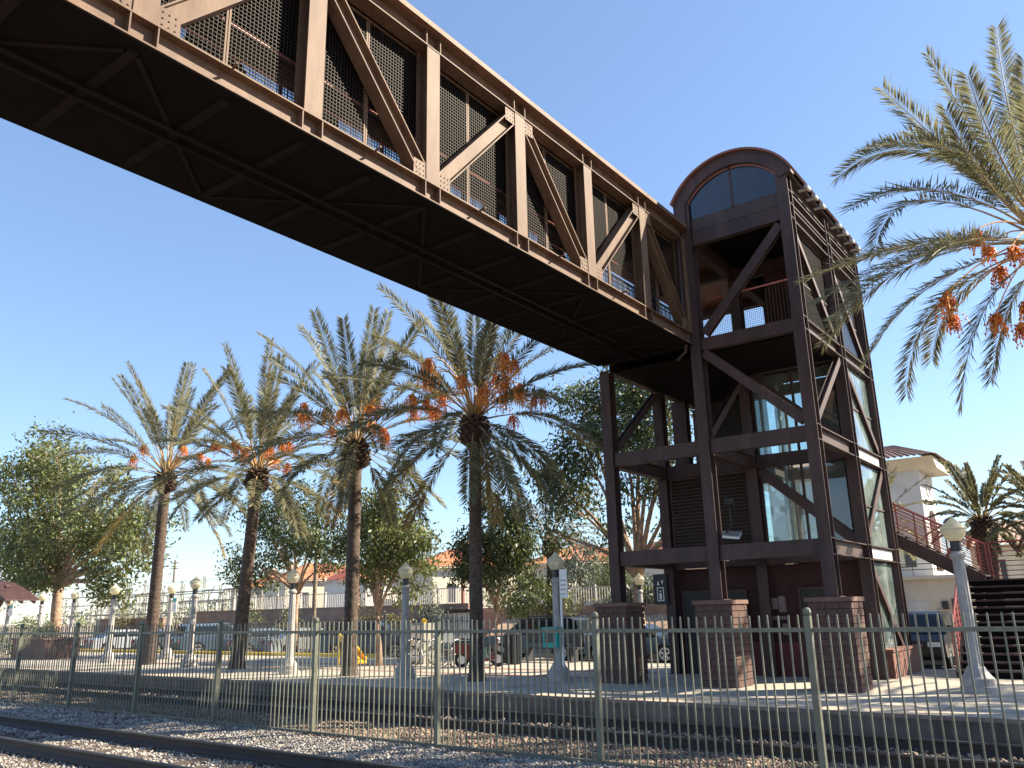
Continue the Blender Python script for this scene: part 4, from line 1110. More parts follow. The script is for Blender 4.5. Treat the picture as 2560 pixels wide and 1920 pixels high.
# far treeline so the horizon is closed
def treeline():
    C = []; rad = []
    for i in range(90):
        x = -330+i*5.0; C.append((x, 150+rng.uniform(-15, 15), 1.5+rng.uniform(0, 1.5))); rad.append(rng.uniform(2.5, 4.2))
    V, Q, _ = leaves(C, rad, 9000, 1.2, .1)
    o = npmesh('treeline', V, Q, 'leaf_mid'); tag(o, 'low far row of trees beyond the houses', 'trees', kind='stuff')
treeline()
# ================================================================ street lamps
LAMP = {}
def lamp(label, x, y, z=ZP, h=3.08, scale=1.0, group='acorn street lamps on the platform'):
    t = thing('street_lamp', label, 'street lamp', (x, y, z), group)
    def part(name, m, build, smooth=False, parent=None, key=None):
        k = key or name
        if k not in LAMP:
            b = MB(); build(b); o = b.build(name, m, None, smooth); LAMP[k] = o.data
        else:
            o = bpy.data.objects.new(name, LAMP[k]); COL.objects.link(o)
        o.parent = parent or t
        return o
    def base(b): b.lathe((0,0,0), [(.26,0),(.26,.10),(.235,.12),(.235,.24),(.20,.28),(.16,.36),(.13,.42),(.12,.44)], 16)
    def shaft(b): b.lathe((0,0,.441), [(.105,0),(.10,.06),(.086,1.8),(.082,1.9)], 24, .07)
    def capital(b): b.lathe((0,0,2.342), [(.10,0),(.115,.03),(.115,.07),(.09,.10),(.07,.13)], 16)
    def collar(b): b.lathe((0,0,2.473), [(.07,0),(.082,.01),(.082,.16),(.095,.175)], 16)
    def globe(b): b.lathe((0,0,2.649), [(.09,0),(.13,.05),(.165,.13),(.19,.22)], 18)
    def cap(b): b.lathe((0,0,2.872), [(.197,0),(.19,.02),(.13,.09),(.07,.15),(.03,.20),(.008,.25)], 18)
    part('base', 'lamp_post', base); part('shaft', 'lamp_post', shaft); part('capital', 'lamp_post', capital)
    part('collar', 'black_plastic', collar); g = part('globe', 'lamp_globe', globe, True); part('globe_cap', 'lamp_globe', cap, True, g)
    t.scale = (scale*1.15, scale*1.15, h/3.08*1.0)
    return t
lamp('acorn lamp on white post standing farthest along the platform edge row', -34.9, 18.3, h=3.15)
lamp('acorn lamp between the two farthest palms', -27.85, 17.6, h=3.15)
lamp('white fluted acorn lamp between the second and third palms', -21.2, 16.75, h=3.1)
lamp('acorn lamp standing between the third palm and the palm nearest the bridge', -16.55, 16.95, h=3.05)
lamp('acorn lamp carrying the white notice sign and teal box', -12.0, 17.7, h=3.1)
lamp('acorn lamp in front of the staircase railings', -2.95, 18.6, h=3.3, scale=1.1)
lamp('small cream acorn lamp behind the bridge pier', -16.2, 29.8, .3, 3.1)
lamp('acorn lamp close to the shelter roof tip', -47.3, 20.9, h=3.2)
lamp('sunlit acorn lamp right beside the farthest palm trunk', -34.7, 20.8, h=3.2)
lamp('lamp post whose top is lost in the large tree', -50.3, 24.0, h=3.4)
lamp('lamp post with a teal topped notice beside the shelter', -52.0, 21.2, h=3.0)
# ================================================================ notices on lamp posts
def notice(label, x, y, z0, z1, w, band=None, post=False, name='notice_sign', toz=None):
    t = thing(name, label, 'sign', (x, y, z0))
    b = MB(); b.box(x-w/2, x+w/2, y-.012, y+.012, z0, z1); b.build('panel', 'white_paint', t)
    if band:
        b = MB(); b.box(x-w/2+.002, x+w/2-.002, y-.016, y-.0125, z1-.18, z1-.01); b.build('band', 'teal_paint', t)
        b = MB(); b.box(x-w*.18, x+w*.18, y-.016, y-.0125, z0+.12, z0+.30); b.build('mark', 'grey_metal', t)
    else:
        b = MB()
        for k in range(4): b.box(x-w*.38, x+w*(.38-.12*(k % 2)), y-.0155, y-.0125, z1-.28-.11*k, z1-.262-.11*k)
        b.build('small_print', 'leaf_grey', t)
    if post:
        b = MB(); b.box(x-w/2-.02, x-w/2+.03, y+.0125, y+.05, toz, z1); b.build('post', 'white_paint', t)
    return t
notice('tall white notice sign on a thin white post beside the lamp', -11.72, 17.62, 2.35, 3.05, .22, post=True, toz=ZP)
notice('white notice with teal band near the shelter lamp', -51.2, 21.0, 2.4, 3.0, .5, band=True)
notice('white notice with teal band on the lamp beside the farthest palm', -34.25, 20.7, 2.35, 2.95, .34, band=True)
def teal_box():
    t = thing('teal_box', 'teal newspaper style box fixed to the lamp post', 'box', (-12.0, 17.5, 1.2))
    b = MB(); b.box(-12.22, -11.80, 17.36, 17.56, 1.18, 1.62); b.build('body', 'teal_paint', t)
    b = MB(); b.box(-12.24, -11.78, 17.34, 17.58, 1.621, 1.66); b.build('lid', 'teal_paint', t)
    b = MB(); b.box(-12.16, -11.86, 17.35, 17.359, 1.30, 1.52); b.build('window', 'window_dark', t)
teal_box()
# ================================================================ walls, lattice fences, houses
def wall(name, label, x0, x1, y, z1, m, cap=None, cat='wall', th=.2, z0=.1):
    t = thing(name, label, cat, ((x0+x1)/2, y, z0))
    n = max(1, int((x1-x0)/3.2))
    for k in range(n):
        a, b_ = x0+(x1-x0)*k/n, x0+(x1-x0)*(k+1)/n
        b = MB(); b.box(a+.006, b_-.006, y-th/2, y+th/2, z0, z1); b.build('wall_panel', m, t)
    if cap:
        b = MB(); b.box(x0-.02, x1+.02, y-th/2-.04, y+th/2+.04, z1+.001, z1+.07); b.build('coping', cap, t)
    return t
def bank():
    nx, ny = 40, 8; V = []; Q = []
    for j in range(ny+1):
        for i in range(nx+1):
            f = j/ny; V.append((-27.6+15.6*i/nx, 33.25+2.9*f, .30+1.5*f**.8+rng.normal(0, .03)*(0 < j)))
    for j in range(ny):
        for i in range(nx): a = j*(nx+1)+i; Q.append((a, a+1, a+nx+2, a+nx+1))
    tag(npmesh('earth_bank', np.array(V), np.array(Q), 'bank_earth', None, True), kind='structure')
bank()
wall('boundary_wall', 'long brown wall behind the row of palms', -52.0, -27.7, 33.0, 2.45, 'wall_brown', 'wall_brown')
wall('boundary_wall', 'short brown wall end beside the utility enclosure', -62.5, -54.0, 32.0, 2.1, 'wall_brown', 'wall_brown')
def lattice(label, x0, x1, y, z0, z1, step=.22, seed=3):
    rr = random.Random(seed)
    t = thing('lattice_fence', label, 'fence', ((x0+x1)/2, y, z0), 'pale fences on top of the walls')
    n = int((x1-x0)/2.4)
    for k in range(n+1):
        x = x0+(x1-x0)*k/n
        b = MB(); b.box(x-.05, x+.05, y-.05, y+.05, z0, z1+.06); b.build('post', 'lattice_white', t)
    for z in (z0+.06, z1-.05):
        b = MB(); b.box(x0, x1, y-.02, y+.02, z-.025, z+.025); b.build('rail', 'lattice_white', t)
    b = MB(); x = x0
    while x < x1:
        b.box(x-.02, x+.02, y-.012, y+.012, z0+.09, z1-.08); x += step
    tag(b.build('pickets', 'lattice_white', t), kind='stuff')
lattice('pale picket fence on top of the brown wall', -52.0, -27.7, 36.0, 2.3, 3.45, .17)
lattice('pale picket fence standing above the tan wall', -28.5, -12.0, 37.5, 1.9, 3.25, .16)
wall('terrace_wall', 'brown terrace wall carrying the pale picket fences', -53, -11.0, 36.3, 2.28, 'wall_brown', None)
def gate_house():
    t = thing('garage_gate', 'white panelled gate set in the brown wall', 'gate', (-27.5, 32.8, .3))
    b = MB(); b.box(-30.4, -27.2, 32.70, 32.86, .3, 2.05); b.build('leaf', 'white_paint', t)
    for k in range(10):
        x = -30.3+k*.33; b = MB(); b.box(x, x+.05, 32.66, 32.699, .35, 2.0); b.build('batten', 'lattice_white', t)
    b = MB(); b.box(-30.6, -27.0, 32.5, 32.95, 2.06, 2.22); b.build('lintel', 'palm_boot', t)
gate_house()
def dark_fence():
    t = thing('iron_fence', 'black iron fence with spear tips behind the bicycles', 'fence', (-28, 26.6, .05))
    x0, x1, y = -40.0, -22.5, 26.9
    for k in range(8):
        x = x0+(x1-x0)*k/7
        b = MB(); b.box(x-.04, x+.04, y-.04, y+.04, .02, 2.0); b.lathe((x, y, 2.0), [(.04,0),(.05,.03),(.02,.08)], 8); b.build('post', 'black_iron', t)
    for z in (.5, 1.72):
        b = MB(); b.box(x0, x1, y-.018, y+.018, z-.02, z+.02); b.build('rail', 'black_iron', t)
    b = MB(); x = x0
    while x < x1:
        b.box(x-.011, x+.011, y-.011, y+.011, .3, 1.86); b.add([(x-.02, y, 1.86), (x+.02, y, 1.86), (x, y, 1.94)], [(0,1,2)]); x += .13
    tag(b.build('pickets', 'black_iron', t), kind='stuff')
dark_fence()
def tiled_slope(b, A, B, C, D, pitch=.26, amp=.045):
    """barrel tiled roof plane: A-B is the eave, D-C the ridge; half round rolls run from eave to ridge"""
    A, B, C, D = (Vector(p) for p in (A, B, C, D))
    n = max(2, int((B-A).length/pitch)); nrm = (B-A).cross(D-A).normalized()
    sub = 6; cols = n*sub
    V = []; F_ = []
    rows = 2
    for r in range(rows):
        for k in range(cols+1):
            f = k/cols; p = A.lerp(B, f) if r == 0 else D.lerp(C, f)
            V.append(p+nrm*(amp*abs(math.sin(math.pi*n*f))))
    for k in range(cols): F_.append((k, k+1, cols+1+k+1, cols+1+k))
    b.add(V, F_)
def house(label, x, y, w, d, h, rise, wallm, roofm='roof_tile', over=.5, rot=0, windows=(), gable=False, cupola=None, z0=.3, name='house', group='tiled houses beyond the walls'):
    t = thing(name, label, 'house', (0, 0, 0), group)
    b = MB(); h = h+.7; b.box(-w/2, w/2, -d/2, d/2, 0, h); b.build('wall', wallm, t)
    o = over; e = h-.02
    b = MB()
    A, B, C, D = (-w/2-o, -d/2-o, e), (w/2+o, -d/2-o, e), (w/2+o, d/2+o, e), (-w/2-o, d/2+o, e)
    if gable:
        r1, r2 = (0, -d/2-o, e+rise), (0, d/2+o, e+rise)
        tiled_slope(b, B, C, r2, r1); tiled_slope(b, D, A, r1, r2)
        b2 = MB(); b2.add([(-w/2, -d/2, h), (w/2, -d/2, h), (0, -d/2, h+rise*w/(w+2*o)), (-w/2, d/2, h), (w/2, d/2, h), (0, d/2, h+rise*w/(w+2*o))], [(0,1,2), (5,4,3)]); b2.build('gable_wall', wallm, t)
    else:
        k = min(w, d)/2*.9; long_x = w >= d
        r1, r2 = ((-w/2+k, 0, e+rise), (w/2-k, 0, e+rise)) if long_x else ((0, -d/2+k, e+rise), (0, d/2-k, e+rise))
        if long_x:
            tiled_slope(b, A, B, r2, r1); tiled_slope(b, C, D, r1, r2); tiled_slope(b, B, C, r2, r2); tiled_slope(b, D, A, r1, r1)
        else:
            tiled_slope(b, B, C, r2, r1); tiled_slope(b, D, A, r1, r2); tiled_slope(b, A, B, r1, r1); tiled_slope(b, C, D, r2, r2)
    b.build('roof', roofm, t)
    b = MB(); b.box(-w/2-o+.03, w/2+o-.03, -d/2-o+.03, d/2+o-.03, e-.14, e-.004)
    b.build('eave', wallm, t)
    for (u, v, ww, hh, side) in windows:
        b = MB(); f = MB()
        if side == 'f':
            b.box(u-ww/2, u+ww/2, -d/2-.03, -d/2-.002, v, v+hh); f.box(u-ww/2-.08, u+ww/2+.08, -d/2-.07, -d/2-.002, v-.1, v-.001)
        else:
            b.box(w/2+.002, w/2+.03, u-ww/2, u+ww/2, v, v+hh); f.box(w/2+.002, w/2+.07, u-ww/2-.08, u+ww/2+.08, v-.1, v-.001)
        wn = b.build('window', 'window_dark', t); f.build('sill', wallm, wn)
    if cupola:
        cx_, cy_, cz = cupola
        b = MB(); b.box(cx_-.5, cx_+.5, cy_-.5, cy_+.5, cz-.8, cz+.5); b.tube([(cx_, cy_-.52, cz+.5), (cx_, cy_+.52, cz+.5)], .52, 14); ch = b.build('chimney', wallm, t)
        b = MB(); b.tube([(cx_, cy_-.56, cz+.45), (cx_, cy_-.53, cz+.45)], .28, 12); b.build('chimney_opening', 'roof_tile', ch)
    t.location = (x, y, z0); t.rotation_euler = (0, 0, rot)
    return t
house('cream house with broad red tiled hip roof behind the utility frames', -101, 78, 12, 10, 5.0, 2.2, 'stucco_cream', windows=((-3,2.8,1.2,1.4,'f'),(2,2.8,1.2,1.4,'f')), cupola=(-1.5,0,7.6), rot=1.25)
house('cream house with red roof behind the white lamp', -90, 76, 13, 10, 5.6, 2.4, 'stucco_cream', windows=((-4,3.2,1.1,1.5,'f'),(0,3.2,1.1,1.5,'f'),(4,3.2,1.1,1.5,'f')), rot=1.2, cupola=(-4,0,7.9))
house('white house with small gable beside the third palm', -78, 72, 7, 9, 5.2, 1.9, 'stucco_white', gable=True, windows=((-1.4,3.2,.8,1.3,'f'),(1.4,3.2,.8,1.3,'f')), rot=1.1)
house('cream house with porch windows behind the bright green tree', -70, 70, 11, 9, 4.9, 2.0, 'stucco_white', windows=((-3,1.2,1.4,2.2,'f'),(0,1.2,1.4,2.2,'f'),(3,1.2,1.4,2.2,'f')), rot=1.2)
house('cream house with arched chimney between the two dark trees', -55.5, 64, 9, 9, 5.3, 2.0, 'stucco_cream', windows=((-2.5,2.7,.8,1.7,'f'),(1.8,2.7,.8,1.4,'f')), cupola=(1.0,0,7.9), rot=1.15)
house('cream house with bright orange tiled roof behind the small acorn lamp', -41.5, 66, 9.5, 9, 5.1, 1.9, 'stucco_cream', windows=((1.5,2.8,.9,1.3,'f'),), rot=1.1)
house('cream house with pink roof seen through the bridge legs', -31, 66, 8, 9, 5.4, 1.9, 'stucco_cream', windows=((0,2.8,.9,1.3,'f'),), cupola=(-1,0,7.6), rot=1.15)
def station_building():
    """the cream building with the square tower to the right of the lift"""
    t = thing('tower_building', 'cream stucco building with square tower and brown tiled roof beside the lift tower', 'building', (-12, 46, .2))
    W_ = 'stucco_grey'
    b = MB(); b.box(-16.0, -8.3, 45.0, 48.3, .1, 8.5); b.build('tower_wall', 'stucco_grey', t)
    # projecting eave and tiled hip roof
    b = MB(); b.prism([(45.0-.1, 8.5), (45.0-1.0, 9.0), (49.3, 9.0), (48.4, 8.5)], 'x', -16.9, -7.4); b.build('eave', 'stucco_cream', t)
    b = MB(); tiled_slope(b, (-17.0, 43.8, 9.02), (-7.2, 43.8, 9.02), (-9.6, 46.5, 10.1), (-14.4, 46.5, 10.1), .3, .07)
    tiled_slope(b, (-7.2, 43.8, 9.02), (-7.2, 49.4, 9.02), (-9.6, 46.6, 10.1), (-9.6, 46.5, 10.1), .3, .07)
    tiled_slope(b, (-17.0, 49.4, 9.02), (-17.0, 43.8, 9.02), (-14.4, 46.5, 10.1), (-14.4, 46.6, 10.1), .3, .07)
    b.build('roof', 'roof_tile_dark', t)
    # sunlit side: arched openings and round ornament
    def arch_op(yc, w, z0, z1, name='arched_opening'):
        n = 12; poly = [(yc-w/2, z0), (yc+w/2, z0)]+[(yc+w/2*math.cos(math.pi*k/n), z1-w/2+w/2*math.sin(math.pi*k/n)) for k in range(n+1)]
        b = MB(); b.prism(poly, 'x', -8.299, -8.24); o = b.build(name, 'maroon_wall', t); return o
    arch_op(46.7, 1.5, 3.6, 6.6); 
    b = MB()
    for k in range(20):
        a0, a1 = 2*math.pi*k/20, 2*math.pi*(k+1)/20
        b.bar((-8.27, 46.7+.34*math.cos(a0), 7.65+.34*math.sin(a0)), (-8.27, 46.7+.34*math.cos(a1), 7.65+.34*math.sin(a1)), .05, .05, up=(1,0,0))
    b.build('round_ornament', 'stucco_grey', t)
    b = MB(); b.box(-9.9, -9.0, 44.95, 44.999, 3.75, 5.0); wn = b.build('window', 'window_dark', t)
    b = MB(); b.box(-9.85, -9.5, 44.93, 44.949, 3.8, 4.95); b.build('sash', 'stucco_cream', wn)
    # low wing in front with balcony rail, garage door and lamp
    b = MB(); b.box(-14, -6.6, 41.5, 44.9, .1, 3.05); b.build('wing', 'stucco_cream', t)
    b = MB(); b.box(-14.1, -6.4, 41.3, 44.92, 3.055, 3.22); b.build('cornice', 'stucco_cream', t)
    for z in (3.5, 3.75):
        b = MB(); b.tube([(-14, 41.5, z), (-6.6, 41.5, z)], .02, 6); b.build('balcony_rail', 'black_iron', t)
    for k in range(9):
        x = -13.9+k*.9; b = MB(); b.tube([(x, 41.5, 3.22), (x, 41.5, 3.75)], .015, 6); b.build('balcony_post', 'black_iron', t)
    b = MB(); b.box(-9.6, -8.0, 41.44, 41.499, .1, 2.1); b.build('door', 'stucco_grey', t)
    b = MB(); b.box(-7.5, -7.25, 41.35, 41.499, 1.75, 2.1); b.build('wall_lantern', 'black_iron', t)
    b = MB(); b.box(-7.1, -6.7, 41.44, 41.499, .5, 2.2); b.build('window', 'window_dark', t)
    # rear wing to the right, lower roofs
    b = MB(); b.box(-7.6, 6.0, 52.0, 62.0, .1, 5.0); b.build('rear_wing', 'stucco_cream', t)
    b = MB(); tiled_slope(b, (-7.9, 51.3, 4.95), (6.4, 51.3, 4.95), (6.4, 57, 6.6), (-7.9, 57, 6.6), .3, .07); b.build('rear_roof', 'roof_tile_dark', t)
    for x in (-6.5, -4.5, -2.5):
        b = MB(); b.box(x-.5, x+.5, 51.94, 51.999, 2.6, 4.2); b.build('window', 'window_dark', t)
station_building()
# ================================================================ cars
def car(label, x, y, rot, paint, kind='sedan', z=.05, group='parked cars'):
    t = thing('parked_car', label, 'car', (0, 0, 0), group)
    if kind == 'suv':
        L, H, W_ = 4.7, 1.74, 1.88
        prof = [(-2.33,.42),(-2.36,.75),(-2.30,1.02),(-2.15,1.12),(2.10,1.02),(2.30,.86),(2.36,.62),(2.33,.38)]
        cab = [(-2.2,1.08),(-2.02,1.62),(-1.7,1.70),(.25,1.72),(.55,1.64),(1.25,1.06)]
    else:
        L, H, W_ = 4.6, 1.45, 1.8
        prof = [(-2.28,.40),(-2.30,.66),(-2.22,.90),(-1.6,.97),(1.2,.93),(2.05,.80),(2.27,.62),(2.27,.36)]
        cab = [(-1.75,.95),(-1.05,1.38),(-.75,1.43),(.25,1.42),(.5,1.36),(1.22,.92)]
    wb = (1.42, -1.40); rw = .36 if kind == 'suv' else .33
    # body side outline with wheel arches cut in
    def arch(cx_):
        return [(cx_+(rw+.07)*math.cos(math.pi*k/8), .33+(rw+.07)*math.sin(math.pi*k/8)) for k in range(9)]
    low = .28
    top = prof[::-1] if prof[0][0] > prof[-1][0] else prof
    outl = list(top)                     # rear to front over the top
    outl += [(2.2, low)]+[p for p in arch(wb[0])]+[p for p in arch(wb[1])]+[(-2.25, low)]
    # split into convex-safe strips: lower sill boxes + upper body
    b = MB(); hw = W_/2
    def loft(poly, w0, w1, bb):
        n = len(poly); zs_ = [p[1] for p in poly]; zm, zM = min(zs_), max(zs_)
        V = []
        for s_ in (-1, 1):
            for (a, z_) in poly:
                f = (z_-zm)/(zM-zm+1e-6); V.append((a, s_*(w0+(w1-w0)*f), z_))
        F_ = [(i, (i+1) % n, (i+1) % n+n, i+n) for i in range(n)]+[tuple(reversed(range(n))), tuple(range(n, 2*n))]
        bb.add(V, F_)
    loft(outl, hw, hw-.06, b)
    body = b.build('body', paint, t)
    b = MB(); loft(cab, hw-.07, hw-.27, b); b.build('roof', paint, body)
    g = MB(); zm, zM = cab[0][1], max(p[1] for p in cab)
    def wy(z_): return hw-.07-.20*(z_-zm)/(zM-zm)+.006
    # side windows, windscreen and rear window as thin panes
    ins = [(cab[0][0]+.28, zm+.05), (cab[1][0]+.12, zM-.14), (cab[3][0]+.05, zM-.12), (cab[5][0]-.32, zm+.05)]
    mid = -.25
    def ztop(a): return zM-.13
    for s_ in (-1, 1):
        for (pa, pb, pc, pd) in (((ins[0]), (mid-.05, zm+.05), (mid-.05, zM-.13), ins[1]), ((mid+.05, zm+.05), ins[3], ins[2], (mid+.05, zM-.13))):
            V = [(p[0], s_*wy(p[1]), p[1]) for p in (pa, pb, pc, pd)]
            g2 = MB(); g2.add(V, [(0,1,2,3) if s_ < 0 else (3,2,1,0)]); g2.build('side_window', 'car_glass', body)
    for (p, q, nm) in ((cab[5], cab[4], 'windscreen'), (cab[0], cab[1], 'rear_window')):
        s0 = 1 if nm == 'windscreen' else -1
        pa = (p[0]+(q[0]-p[0])*.1+s0*.012, p[1]+(q[1]-p[1])*.1); pb = (p[0]+(q[0]-p[0])*.92+s0*.012, p[1]+(q[1]-p[1])*.92)
        ya, yb = wy(pa[1])-.07, wy(pb[1])-.07
        g2 = MB(); g2.add([(pa[0], -ya, pa[1]), (pa[0], ya, pa[1]), (pb[0], yb, pb[1]), (pb[0], -yb, pb[1])], [(0,1,2,3)]); g2.build(nm, 'car_glass', body)
    for cx_ in wb:
        for s_ in (-1, 1):
            yy = s_*(hw-.12); b = MB(); b.tube([(cx_, yy-s_*.11, .33+(rw-.33)), (cx_, yy+s_*.10, .33+(rw-.33))], rw, 20); w_ = b.build('wheel', 'tyre', t)
            b = MB(); zc = rw
            b.tube([(cx_, yy+s_*.101, zc), (cx_, yy+s_*.112, zc)], rw*.22, 12)
            for k in range(5):
                a = 2*math.pi*k/5+.3; b.bar((cx_, yy+s_*.107, zc), (cx_+rw*.62*math.cos(a), yy+s_*.107, zc+rw*.62*math.sin(a)), .075, .012, up=(0,1,0))
            for k in range(16):
                a0, a1 = 2*math.pi*k/16, 2*math.pi*(k+1)/16
                b.bar((cx_+rw*.66*math.cos(a0), yy+s_*.107, zc+rw*.66*math.sin(a0)), (cx_+rw*.66*math.cos(a1), yy+s_*.107, zc+rw*.66*math.sin(a1)), .05, .012, up=(0,1,0))
            b.build('rim', 'rim', w_)
    fz = .66 if kind == 'suv' else .58
    for s_ in (-1, 1):
        b = MB(); b.box(2.20, 2.345 if kind == 'suv' else 2.285, s_*.62-.2, s_*.62+.2, fz+.02, fz+.16); b.build('headlight', 'headlight', t)
        b = MB(); b.box(-2.37 if kind == 'suv' else -2.315, -2.2, s_*.66-.16, s_*.66+.16, fz+.1, fz+.26); b.build('taillight', 'taillight', t)
        b = MB(); b.box(.82, 1.0, s_*(hw+.02)-.09, s_*(hw+.02)+.09, zm+.06, zm+.2); b.build('mirror', paint, t)
    if kind == 'suv':
        for s_ in (-1, 1):
            b = MB(); b.tube([(-1.6, s_*.6, 1.77), (.2, s_*.6, 1.79)], .02, 6); b.build('roof_rail', 'black_plastic', t)
    t.location = (x, y, z); t.rotation_euler = (0, 0, rot)
    return t
car('black estate car with bright alloy wheels in front of the tan wall', -21.0, 29.6, math.pi+.15, 'car_black', 'suv')
car('black saloon car right behind the notice lamp post', -16.6, 30.2, .1, 'car_black', 'sedan')
car('dark car whose pale roof shows beside the bridge pier', -13.3, 30.6, .05, 'car_grey', 'sedan')
car('dark blue off-roader behind the iron fence', -30.2, 28.6, .55, 'car_blue', 'suv')
car('white car behind the third palm trunk', -34.8, 28.8, 1.2, 'car_white', 'sedan')
car('silver blue car between the second palm and the white lamp', -38.5, 28.8, 1.35, 'car_silver', 'sedan')
car('pale blue car half hidden by the second palm trunk', -43.0, 28.8, 1.35, 'car_silver', 'suv')
car('dark car parked behind the farthest palm', -47.2, 28.8, 1.35, 'car_grey', 'sedan')
car('white car near the shelter end of the parking row', -52.8, 28.8, 1.4, 'car_white', 'sedan')
car('dark car parked near the foot of the staircase', -6.4, 31.2, -1.5, 'car_black', 'suv')
# ================================================================ small things on the plaza
def litter_bin():
    t = thing('litter_bin', 'black slatted litter bin near the young tree', 'litter bin', (-17.2, 22.7, ZP))
    b = MB(); b.lathe((-17.2, 22.7, ZP), [(.22,0),(.22,.04),(.21,.9)], 14); b.build('liner', 'black_plastic', t)
    for k in range(20):
        a = 2*math.pi*k/20; x, y = -17.2+.27*math.cos(a), 22.7+.27*math.sin(a)
        b = MB(); b.box(x-.018, x+.018, y-.018, y+.018, ZP+.03, ZP+.92); b.build('slat', 'black_iron', t)
    b = MB(); b.lathe((-17.2, 22.7, ZP+.93), [(.30,0),(.31,.02),(.27,.05),(.18,.06)], 16); b.build('rim', 'black_iron', t)
litter_bin()
def bench():
    t = thing('picnic_bench', 'dark metal bench beside the litter bin', 'bench', (-16.6, 24.0, ZP))
    b = MB(); b.box(-17.8, -15.4, 23.85, 24.2, ZP+.43, ZP+.48); b.build('seat', 'black_iron', t)
    b = MB(); b.box(-17.8, -15.4, 24.28, 24.32, ZP+.6, ZP+.95); b.build('backrest', 'black_iron', t)
    for x in (-17.5, -15.7):
        b = MB(); b.box(x-.03, x+.03, 23.87, 24.3, ZP, ZP+.429); b.build('leg', 'black_iron', t)
bench()
def bicycle(label, x, y, rot, m='white_paint', group='bicycles at the rack'):
    t = thing('bicycle', label, 'bicycle', (0, 0, 0), group)
    for cx_ in (-.52, .52):
        b = MB(); n = 24
        b.tube([(cx_+.33*math.cos(2*math.pi*k/n), 0, .34+.33*math.sin(2*math.pi*k/n)) for k in range(n+1)], .018, 6, False); w = b.build('wheel', 'tyre', t)
        b = MB()
        for k in range(12):
            a = 2*math.pi*k/12; b.tube([(cx_, 0, .34), (cx_+.31*math.cos(a), 0, .34+.31*math.sin(a))], .003, 3, False)
        b.build('spokes', 'grey_metal', w)
    b = MB()
    for p, q in (((-.52,.34),(-.08,.32)), ((-.08,.32),(-.2,.82)), ((-.2,.74),(.36,.80)), ((-.08,.32),(.38,.70)), ((-.52,.34),(-.18,.74)), ((.36,.88),(.52,.34))):
        b.tube([(p[0], 0, p[1]), (q[0], 0, q[1])], .017, 6)
    b.build('frame', m, t)
    b = MB(); b.tube([(.36, -.26, .95), (.40, -.1, .97), (.36, 0, .90), (.40, .1, .97), (.36, .26, .95)], .013, 6); b.build('handlebar', 'black_iron', t)
    b = MB(); b.prism([(-.34, .84), (-.06, .83), (-.06, .87), (-.30, .90)], 'y', -.07, .07); b.build('saddle', 'black_plastic', t)
    b = MB(); b.lathe((-.08, -.06, .31), [(.09,0),(.09,.012)], 14); b.build('chainring', 'grey_metal', t)
    t.location = (x, y, ZP); t.rotation_euler = (0, 0, rot)
bicycle('white bicycle standing at the rack beside the lamp base', -18.95, 20.35, .35)
bicycle('dark bicycle leaning at the far end of the rack', -19.6, 20.9, .5, 'black_iron')
bicycle('green bicycle at the rack next to the red scooter', -17.5, 20.9, .3, 'green_paint')
def bike_rack():
    t = thing('bicycle_rack', 'low grey hoop rack that the bicycles stand in', 'bicycle rack', (-18.8, 20.7, ZP))
    for k in range(5):
        x = -20.0+k*.5; n = 10
        b = MB(); b.tube([(x, 20.5, ZP), (x, 20.5, ZP+.55)]+[(x, 20.5+.3-.3*math.cos(math.pi*j/n), ZP+.55+.3*math.sin(math.pi*j/n)) for j in range(n+1)]+[(x, 21.1, ZP)], .022, 6); b.build('hoop', 'grey_metal', t, True)
    b = MB(); b.box(-20.2, -17.4, 20.44, 20.56, ZP, ZP+.03); b.build('foot_rail', 'grey_metal', t)
bike_rack()
def scooter():
    t = thing('motor_scooter', 'red motor scooter parked behind the palm nearest the bridge', 'scooter', (0, 0, 0))
    for cx_ in (-.55, .6):
        b = MB(); b.tube([(cx_, -.05, .24), (cx_, .05, .24)], .24, 18); w = b.build('wheel', 'tyre', t)
        b = MB(); b.tube([(cx_, -.06, .24), (cx_, .06, .24)], .13, 12); b.build('rim', 'rim', w)
    b = MB(); b.prism([(-.85,.45),(-.8,.72),(-.2,.70),(-.05,.35),(.25,.28),(.42,.35),(.55,.85),(.62,.85),(.50,.25),(.3,.18),(-.3,.18),(-.45,.4)], 'y', -.17, .17); b.build('body', 'red_paint', t)
    b = MB(); b.prism([(-.82,.73),(-.80,.82),(-.25,.80),(-.2,.72)], 'y', -.15, .15); b.build('seat', 'black_plastic', t)
    b = MB(); b.tube([(.52, -.32, 1.02), (.58, 0, .98), (.52, .32, 1.02)], .016, 6); b.tube([(.58, 0, .98), (.60, 0, .25)], .025, 6); b.build('handlebar', 'black_iron', t)
    b = MB(); b.tube([(.60, 0, .80), (.68, 0, .80)], .09, 12); b.build('headlight', 'headlight', t)
    b = MB(); b.box(-1.1, -.78, -.18, .18, .78, 1.08); b.build('top_box', 'white_paint', t)
    t.location = (-17.35, 21.1, ZP); t.rotation_euler = (0, 0, .75)
scooter()
def slide():
    t = thing('yellow_ramp', 'yellow plastic ramp leaning beside the pale tree trunk', 'ramp', (-21.9, 20.2, ZP))
    b = MB(); b.bar((-23.0, 20.4, ZP+.95), (-21.5, 20.0, ZP+.12), .34, .06); b.build('ramp_bed', 'yellow_plastic', t)
    for q in (-.17, .17):
        b = MB(); b.bar((-23.0, 20.4+q, ZP+1.03), (-21.5, 20.0+q, ZP+.20), .04, .16); b.build('side_lip', 'yellow_plastic', t)
    b = MB(); b.tube([(-22.95, 20.25, ZP), (-22.95, 20.25, ZP+.93)], .025, 6); b.tube([(-22.95, 20.55, ZP), (-22.95, 20.55, ZP+.93)], .025, 6); b.build('leg', 'yellow_plastic', t)
